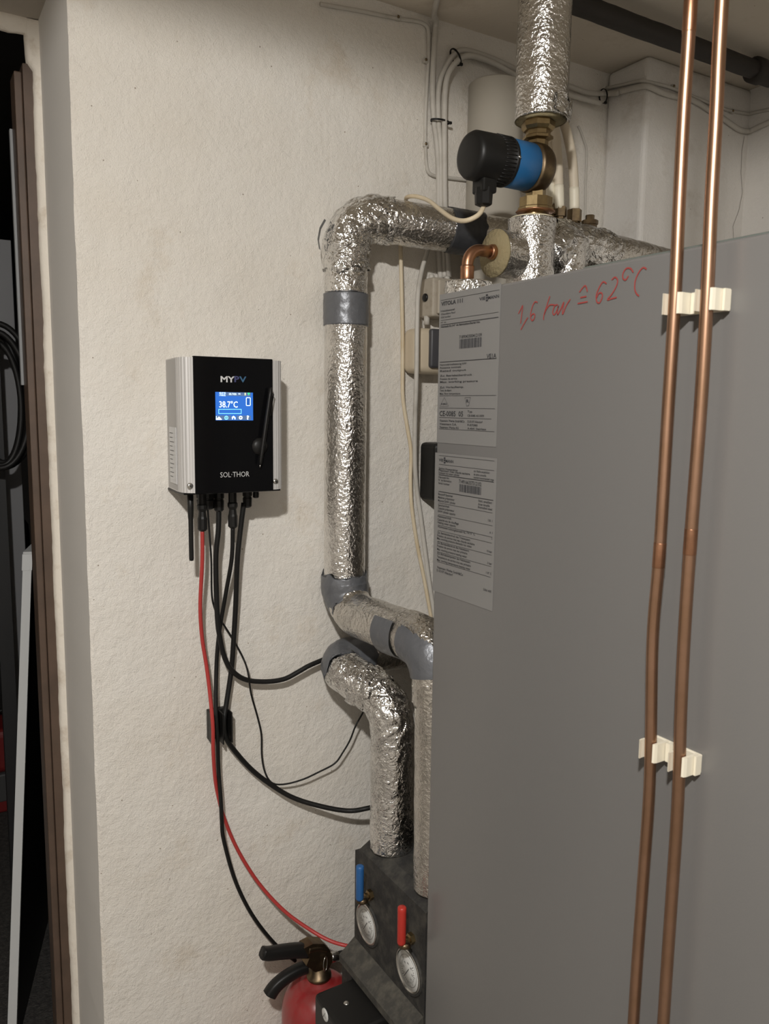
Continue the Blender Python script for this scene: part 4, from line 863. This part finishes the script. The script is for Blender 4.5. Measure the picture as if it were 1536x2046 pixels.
b = MB(); b.box((a.x, 1.585, c.z), (a.x+0.075, WALL-0.001, a.z), 0.012, 3); b.build('adapter_body', 'black', t)
b = MB()
for k in range(9):
    z = a.z-0.018-k*0.0032; b.box((a.x+0.014, 1.5835, z-0.0008), (a.x+0.062, 1.586, z+0.0008))
b.build('grip_ribs', 'rubber', t)

# ================================================================== PUMP STATION
FX = 0.845
def fx(x, y, out=0.0): return onX(x, y, FX-out)
yB = fx(709, 1750).y; zT = fx(736, 1714).z; zL = fx(708, 1873).z; YN = 1.212
t = thing('pump_station', 'dusty black foam pump station with two round gauges', 'pump station', (0.88, yB-0.2, 0.30))
b = MB(); poly = [(FX, zL-0.02), (FX, zT-0.004), (FX+0.012, zT), (1.00, zT), (1.00, zL-0.02)]
bm = bmesh.new()
# upper shell with chamfered far corner
prof = [V((FX, yB, zL-0.02)), V((FX, yB, zT-0.012)), V((FX, yB-0.018, zT)), V((FX, YN, zT)), V((FX, YN, zL-0.02))]
b.prism([p+V((0.0, 0, 0)) for p in prof], (0.19, 0, 0)); b.build('upper_shell', 'epp', t)
b = MB(); b.prism([V((FX, yB-0.02, zT)), V((FX+0.028, yB-0.02, zT+0.016)), V((FX+0.19, yB-0.02, zT+0.016)), V((FX+0.19, yB-0.02, zT))], (0, YN-yB+0.02, 0)); b.build('top_cover', 'epp', t)
# ledge
zl2 = zL
b = MB(); b.prism([V((FX+0.02, yB, zl2+0.002)), V((FX-0.001, yB, zl2+0.002)), V((FX-0.040, yB, zl2-0.028)), V((FX-0.040, yB, zl2-0.045)), V((FX+0.02, yB, zl2-0.045))], (0, 1.214-yB, 0)); b.build('dusty_ledge', 'dust', t)
b = MB(); b.box((FX+0.045, YN, 0.30), (FX+0.19, yB-0.002, zL-0.02)); b.build('lower_shell', 'epp', t)
b = MB(); b.box((FX-0.036, yB-0.050, 0.30), (FX+0.05, yB-0.004, zL-0.044), 0.003); b.build('side_post', 'epp', t)
for gx, gy in ((735, 1845.5), (818, 1938)):
    c = fx(gx, gy); R_ = 0.046
    b = MB(); b.lathe([(R_+0.004, -0.004), (R_+0.004, 0.004), (R_+0.001, 0.006), (R_-0.001, 0.002)], c, (-1, 0, 0), 48); b.build('gauge_bezel', 'epp', t)
    b = MB(); b.lathe([(R_, -0.002), (R_, 0.0035), (R_-0.002, 0.006), (R_-0.005, 0.006), (R_-0.006, 0.003)], c, (-1, 0, 0), 48); b.build('gauge_ring', 'steel', t)
    b = MB(); b.lathe([(R_-0.005, 0), (R_-0.005, 0.0035)], c, (-1, 0, 0), 48); dl = b.build('gauge_dial', 'dial', t)
    b = MB(); ribbon(b, [c+V((-0.0042, (R_-0.014)*math.cos(2*PI*i/40), (R_-0.014)*math.sin(2*PI*i/40))) for i in range(40)], 0.0012, (-1, 0, 0), True); sub(b, 'dial_ring', 'dial_g', dl)
    b = MB()
    for i in range(25):
        a = math.radians(-225+270*i/24); d = V((0, -math.cos(a), -math.sin(a))) if False else V((0, -math.cos(a), math.sin(a)))
        q = c+V((-0.0046, 0, 0)); ribbon(b, [q+d*0.021, q+d*(0.028 if i % 4 == 0 else 0.025)], 0.0009, (-1, 0, 0))
    for i in range(7):
        a = math.radians(225-270*i/6); d = V((0, -math.cos(a), math.sin(a)))
        text_mb(str(i*20), c+V((-0.0043, 0, 0))+d*0.0165+V((0, 0.003, -0.0018)), RY, UZ, 0.006 if i else 0.003, 0.0042, b, 0.0003)
    sub(b, 'dial_marks', 'ink', dl)
    b = MB(); q = c+V((-0.0052, 0, 0)); dn = V((0, 0.55, -0.83)); ribbon(b, [q-dn*0.008, q+dn*0.024], 0.0014, (-1, 0, 0)); sub(b, 'pointer', 'ink', dl)
for col_, x0, y0, y1, xs2, ys2, dsc in (('blue_h', 719, 1729, 1797, 742, 1787, 'blue valve lever'), ('red_h', 803, 1811, 1886, 824, 1874, 'red valve lever')):
    O = 0.045
    a, c = fx(x0, y0, O), fx(x0-1, y1, O); s_ = fx(xs2, ys2, 0.0)
    b = MB(); b.lathe([(0.0055, 0), (0.0085, 0.002), (0.0088, 0.008), (0.0088, a.z-c.z-0.004), (0.0075, a.z-c.z)], V((a.x, a.y, a.z)), (0, 0, -1), 24); hd = b.build('valve_lever', col_, t); hd['label'] = dsc
    b = MB(); b.sweep(smooth([V((c.x, c.y, c.z+0.006)), V((c.x, c.y, c.z-0.004)), V((c.x+0.012, c.y-0.004, c.z-0.006)), V((FX-0.012, s_.y+0.004, s_.z-0.008)), V((FX+0.004, s_.y, s_.z))], 5), 0.0065, 12); sub(b, 'lever_arm', 'brass_d', hd)
    b = MB(); b.lathe([(0.012, 0), (0.012, 0.010), (0.007, 0.012), (0.007, 0.018)], (FX+0.001, s_.y, s_.z), (-1, 0, 0), 6, smooth=False); sub(b, 'valve_stem', 'brass', hd)
# pump electronics box below the ledge
pb0 = onX(641, 1997, 0.74); pbt = onX(700, 1975, 0.70)
t2 = thing('pump_motor', 'black pump electronics box with round silver button', 'pump', (0.76, yB-0.15, pb0.z-0.14))
PZ = onX(690, 2004, 0.757).z; py = onX(690, 2004, 0.757).y
b = MB(); b.box((0.712, py-0.080, PZ-0.13), (0.885, py+0.062, PZ), 0.010, 3); b.build('motor_box', 'black', t2)
p = onZ(692, 2004, PZ+0.0006); b = MB(); b.lathe([(0.0065, 0), (0.0065, 0.002), (0.004, 0.003)], (p.x, p.y, PZ-0.0005), (0, 0, 1), 20); b.build('button_screw', 'steel', t2)
p = onX(649, 2028, 0.711); b = MB(); b.lathe([(0.0135, 0), (0.0135, 0.002), (0.011, 0.003)], (0.7125, p.y, p.z), (-1, 0, 0), 28); rb = b.build('round_label', 'dial', t2)
b = MB(); q = V((0.7092, p.y, p.z)); ribbon(b, [q+V((0, .006, -.008)), q+V((0, -.004, .008))], 0.0012, (-1, 0, 0)); ribbon(b, [q+V((0, .001, .0)), q+V((0, -.008, -.002))], 0.001, (-1, 0, 0)); sub(b, 'label_mark', 'inkg', rb)

# ================================================================== FIRE EXTINGUISHER
EY = 1.555; ep = onY(637, 1942, EY); ER = 0.088
t = thing('fire_extinguisher', 'red fire extinguisher with black squeeze handles against the wall', 'extinguisher', (ep.x, EY, 0))
zn = ep.z-0.012
prof = [(ER-0.004, 0), (ER, 0.006), (ER, zn-0.085)]
for k in range(1, 9):
    a = k/8*PI/2; prof.append((0.030+(ER-0.030)*math.cos(a), zn-0.085+0.075*math.sin(a)))
prof.append((0.026, zn))
b = MB(); b.lathe(prof, (ep.x, EY, 0.001), (0, 0, 1), 48); b.build('cylinder', 'red_p', t)
b = MB(); b.lathe([(0.028, 0), (0.029, 0.003), (0.029, 0.009), (0.022, 0.012), (0.018, 0.026)], (ep.x, EY, zn), (0, 0, 1), 28); b.build('neck_ring', 'brass_d', t)
E_ = lambda x, y, d=0.0: onY(x, y, EY-d)
def slab(px_, w_, m, nm, off=0.0):
    b = MB(); poly = [E_(x, y, off+w_/2) for x, y in px_]; b.prism(poly, (0, w_, 0)); bm = bmesh.new()
    return b.build(nm, m, t)
slab([(608, 1895), (625, 1886), (648, 1886), (660, 1900), (664, 1922), (656, 1938), (630, 1942), (612, 1930), (618, 1915)], 0.030, 'brass_d', 'valve_body')
def grip(pts, hs, w_, m, nm):
    P = smooth([E_(x, y) for x, y in pts], 6); b = MB(); n = len(P); vs = []
    for i, p in enumerate(P):
        d = (P[min(i+1, n-1)]-P[max(i-1, 0)]).normalized(); u = d.cross(V((0, 1, 0))).normalized(); h = hs[0]+(hs[1]-hs[0])*i/(n-1)
        for k in range(10):
            a = 2*PI*k/10; c, s_ = math.cos(a), math.sin(a); sgn = lambda v: math.copysign(abs(v)**0.5, v)
            vs.append(p+u*(h*sgn(c))+V((0, w_*sgn(s_), 0)))
    fs = [[i*10+k, i*10+(k+1) % 10, (i+1)*10+(k+1) % 10, (i+1)*10+k] for i in range(n-1) for k in range(10)]+[list(range(10))[::-1], [(n-1)*10+k for k in range(10)]]
    b.add(vs, fs, True); return b.build(nm, m, t)
grip([(615, 1898), (590, 1899), (560, 1902), (537, 1905), (524, 1904)], (0.0165, 0.0125), 0.013, 'black', 'carry_handle')
grip([(612, 1932), (590, 1941), (565, 1957), (548, 1973), (538, 1988)], (0.012, 0.015), 0.013, 'black', 'squeeze_lever')
grip([(650, 1893), (632, 1889), (612, 1893)], (0.006, 0.010), 0.016, 'brass_d', 'lever_bracket')
b = MB(); c = E_(650, 1926, 0.020); ring = [c+V((0.014*math.cos(a)*0.5, 0.004*math.cos(a), 0.018*math.sin(a))) for a in [2*PI*i/24 for i in range(25)]]; b.sweep(ring, 0.0012, 8, caps=False); b.build('safety_pin_ring', 'steel', t)
a, c = E_(660, 1913), E_(680, 1909)
b = MB(); b.lathe([(0.011, 0), (0.012, 0.002), (0.012, 0.018), (0.010, 0.020)], a, c-a, 20); b.build('hose_ferrule', 'steel', t)
b = MB(); b.sweep(resample(smooth([E_(676, 1909), E_(690, 1906), E_(712, 1904), E_(735, 1915), E_(745, 1960), E_(742, 2050)], 8), 0.008), 0.0095, 16); b.build('hose', 'rubber', t)

# ================================================================== THE DARK ROOM BEHIND THE DOORWAY
# leaning board with white edge
bt_ = onY(55, 1107, 2.30); bb = onZ(22, 2110, 0.0); back = V((0.30, 1.0, 0)).normalized()
t = thing('leaning_board', 'dark board with a white front edge leaning behind the door frame', 'board', bb)
th = V((0.0105, -0.003, 0))
b = MB(); q = [bb-th+V((0, 0, 0.002)), bb+th+V((0, 0, 0.002)), bt_+th, bt_-th]; b.prism(q, back*0.012); b.build('white_edge', 'white_e2', t)
b = MB(); q2 = [p+back*0.0122 for p in (bb-th*0.9+V((0, 0, 0.002)), bb+th*0.9+V((0, 0, 0.002)), bt_+th*0.9, bt_-th*0.9)]; b.prism(q2, back*0.55); b.build('board_face', 'dark_b', t)
b = MB(); q3 = [bt_-th+V((0, 0, 0.0003)), bt_+th+V((0, 0, 0.0003)), bt_+th+V((0, 0, 0.006)), bt_-th+V((0, 0, 0.006))]; b.prism(q3, back*0.56); b.build('top_edge', 'white_e2', t)
b = MB(); m_ = (bt_+(bb-bt_)*0.033); q4 = [m_-th*1.15, m_+th*1.15, bt_+th*1.15, bt_-th*1.15]; b.prism([p-back*0.002 for p in q4], back*0.0135); b.build('corner_cap', 'white_e2', t)
# shelf with bottle and jar
SY = 2.95; s0, s1 = onY(-20, 1136, SY), onY(46, 1132, SY)
t = thing('shelf', 'dark shelf with pale front edge in the back room', 'shelf', (0.2, SY, s0.z-0.03))
b = MB(); b.box((-0.25, SY, s1.z-0.028), (s1.x+0.06, SY+0.35, s1.z-0.001)); b.build('shelf_board', 'grey_t', t)
b = MB(); b.box((-0.25, SY-0.012, s1.z-0.028), (s1.x, SY-0.0003, s1.z+0.004), 0.002); b.build('shelf_edge', 'white_e2', t)
for xx in (-0.22, s1.x+0.03):
    b = MB(); b.box((xx-0.015, SY+0.01, 0), (xx+0.015, SY+0.04, s1.z-0.028)); b.build('leg', 'dark_b', t)
def pix_lathe(px_c, Y, prof_px, base_y, m, nm, par, n=24):
    c = onY(px_c, base_y, Y); pr = []
    sc = (onY(px_c+1, base_y, Y)-c).length
    for r, y in prof_px: pr.append((r*sc*0.9, max(onY(px_c, y, Y).z-s1.z, 0.0005)))
    b = MB(); b.lathe(pr, (c.x, Y, s1.z), (0, 0, 1), n); return b.build(nm, m, par)
BYo = SY+0.10
t = thing('bottle', 'white squeeze bottle with cap on the back room shelf', 'bottle', (onY(24, 1112, BYo).x, BYo, s1.z))
pix_lathe(22, BYo, [(10, 1112), (11, 1108), (11, 1045), (9, 1030), (9, 1026)], 1112, 'bottle', 'bottle_body', t)
pix_lathe(24, BYo, [(9, 1026), (9, 1010), (6, 1007), (3, 1004), (1.5, 1000)], 1112, 'white_e2', 'cap', t)
pix_lathe(22, BYo, [(11.4, 1046), (11.4, 1026)], 1112, 'bot_y', 'yellow_band', t); pix_lathe(22, BYo, [(11.4, 1108), (11.4, 1096)], 1112, 'bot_b', 'blue_band', t)
JY = SY+0.05
t = thing('glass_jar', 'dark glass jar in front of the white bottle on shelf', 'jar', (onY(42, 1118, JY).x, JY, s1.z))
pix_lathe(42, JY, [(18, 1120), (21, 1112), (22, 1070), (20, 1048), (14, 1040), (9, 1036), (8, 1030)], 1118, 'jar', 'jar_body', t)
pix_lathe(41, JY, [(9, 1033), (10, 1031), (9, 1027), (7, 1026), (7, 1022)], 1118, 'brass_d', 'jar_lid', t)
# rack uprights and a coiled hose
def upright(x0, x1, y0, y1, Y, m, label, cat='post', nm='rack_post'):
    a, c = onY(x0, y1, Y), onY(x1, y0, Y); lo_z = 0.0
    t_ = thing(nm, label, cat, (a.x, Y, 0)); b = MB(); b.box((a.x, Y, 0.0), (c.x, Y+0.03, c.z), 0.002); b.build('post_body', m, t_)
    b = MB(); b.box((a.x-0.004, Y-0.004, 0.0), (c.x+0.004, Y+0.034, 0.012), 0.002); b.build('foot_plate', m, t_)
upright(9, 22, 480, 980, 2.75, 'grey_p', 'grey metal post standing in the back room')
hc = onY(-5, 800, 2.55)
if True:
    t = thing('coiled_hose', 'black hose coil hanging behind the door frame', 'hose', (hc.x, 2.55, hc.z-0.19))
    for q, (r_, sx_, dzz) in enumerate(((0.155, 0.55, 0.0), (0.14, 0.42, -0.012), (0.165, 0.60, 0.012), (0.148, 0.36, 0.004))):
        ring = [V((hc.x+sx_*r_*math.cos(a)+0.004*q, 2.55+0.012*q, hc.z+dzz+r_*1.25*math.sin(a))) for a in [2*PI*i/48 for i in range(49)]]
        b = MB(); b.sweep(ring, 0.0085, 12, caps=False); b.build('hose_loop', 'rubber', t)
b = MB(); b.lathe([(0.006, 0), (0.006, 0.10), (0.012, 0.102), (0.012, 0.108)], (hc.x, 2.64, hc.z+0.16), (0, -1, 0), 14); b.build('hook', 'grey_p', t)
b = MB(); b.box((hc.x-0.02, 2.64, 0), (hc.x+0.02, 2.67, hc.z+0.22)); b.build('hook_post', 'dark_b', t)
# red case on the carpet
rc = onZ(20, 1622, 0)
t = thing('tool_case', 'red and grey plastic tool case on the dark carpet', 'tool case', (rc.x, rc.y+0.1, 0))
zA, zB, zC = [onY(15, y, rc.y).z for y in (1600, 1545, 1458)]
b = MB(); b.box((rc.x-0.30, rc.y, 0.001), (rc.x+0.09, rc.y+0.26, zB-0.002), 0.012, 3); b.build('case_base', 'red_t', t)
b = MB(); b.box((rc.x-0.302, rc.y-0.004, zA), (rc.x+0.092, rc.y+0.262, zB), 0.006, 2); bd = b.build('grey_band', 'grey_t', t)
b = MB(); b.box((rc.x-0.30, rc.y, zB), (rc.x+0.09, rc.y+0.26, zC), 0.03, 4); b.build('case_lid', 'red_t', t)
b = MB(); b.sweep(fillet([V((rc.x-0.16, rc.y+0.13, zC-0.005)), V((rc.x-0.16, rc.y+0.13, zC+0.04)), V((rc.x+0.02, rc.y+0.13, zC+0.04)), V((rc.x+0.02, rc.y+0.13, zC-0.005))], 0.02, 6), 0.009, 12); b.build('case_handle', 'black', t)

for o in bpy.data.objects:
    if '_org' in o: del o['_org']
    if o.name.split('.')[0] in ('printed_text', 'ruled_line', 'barcode', 'print_line', 'dial_marks', 'grip_ribs', 'handwritten_note'): o['kind'] = 'stuff'
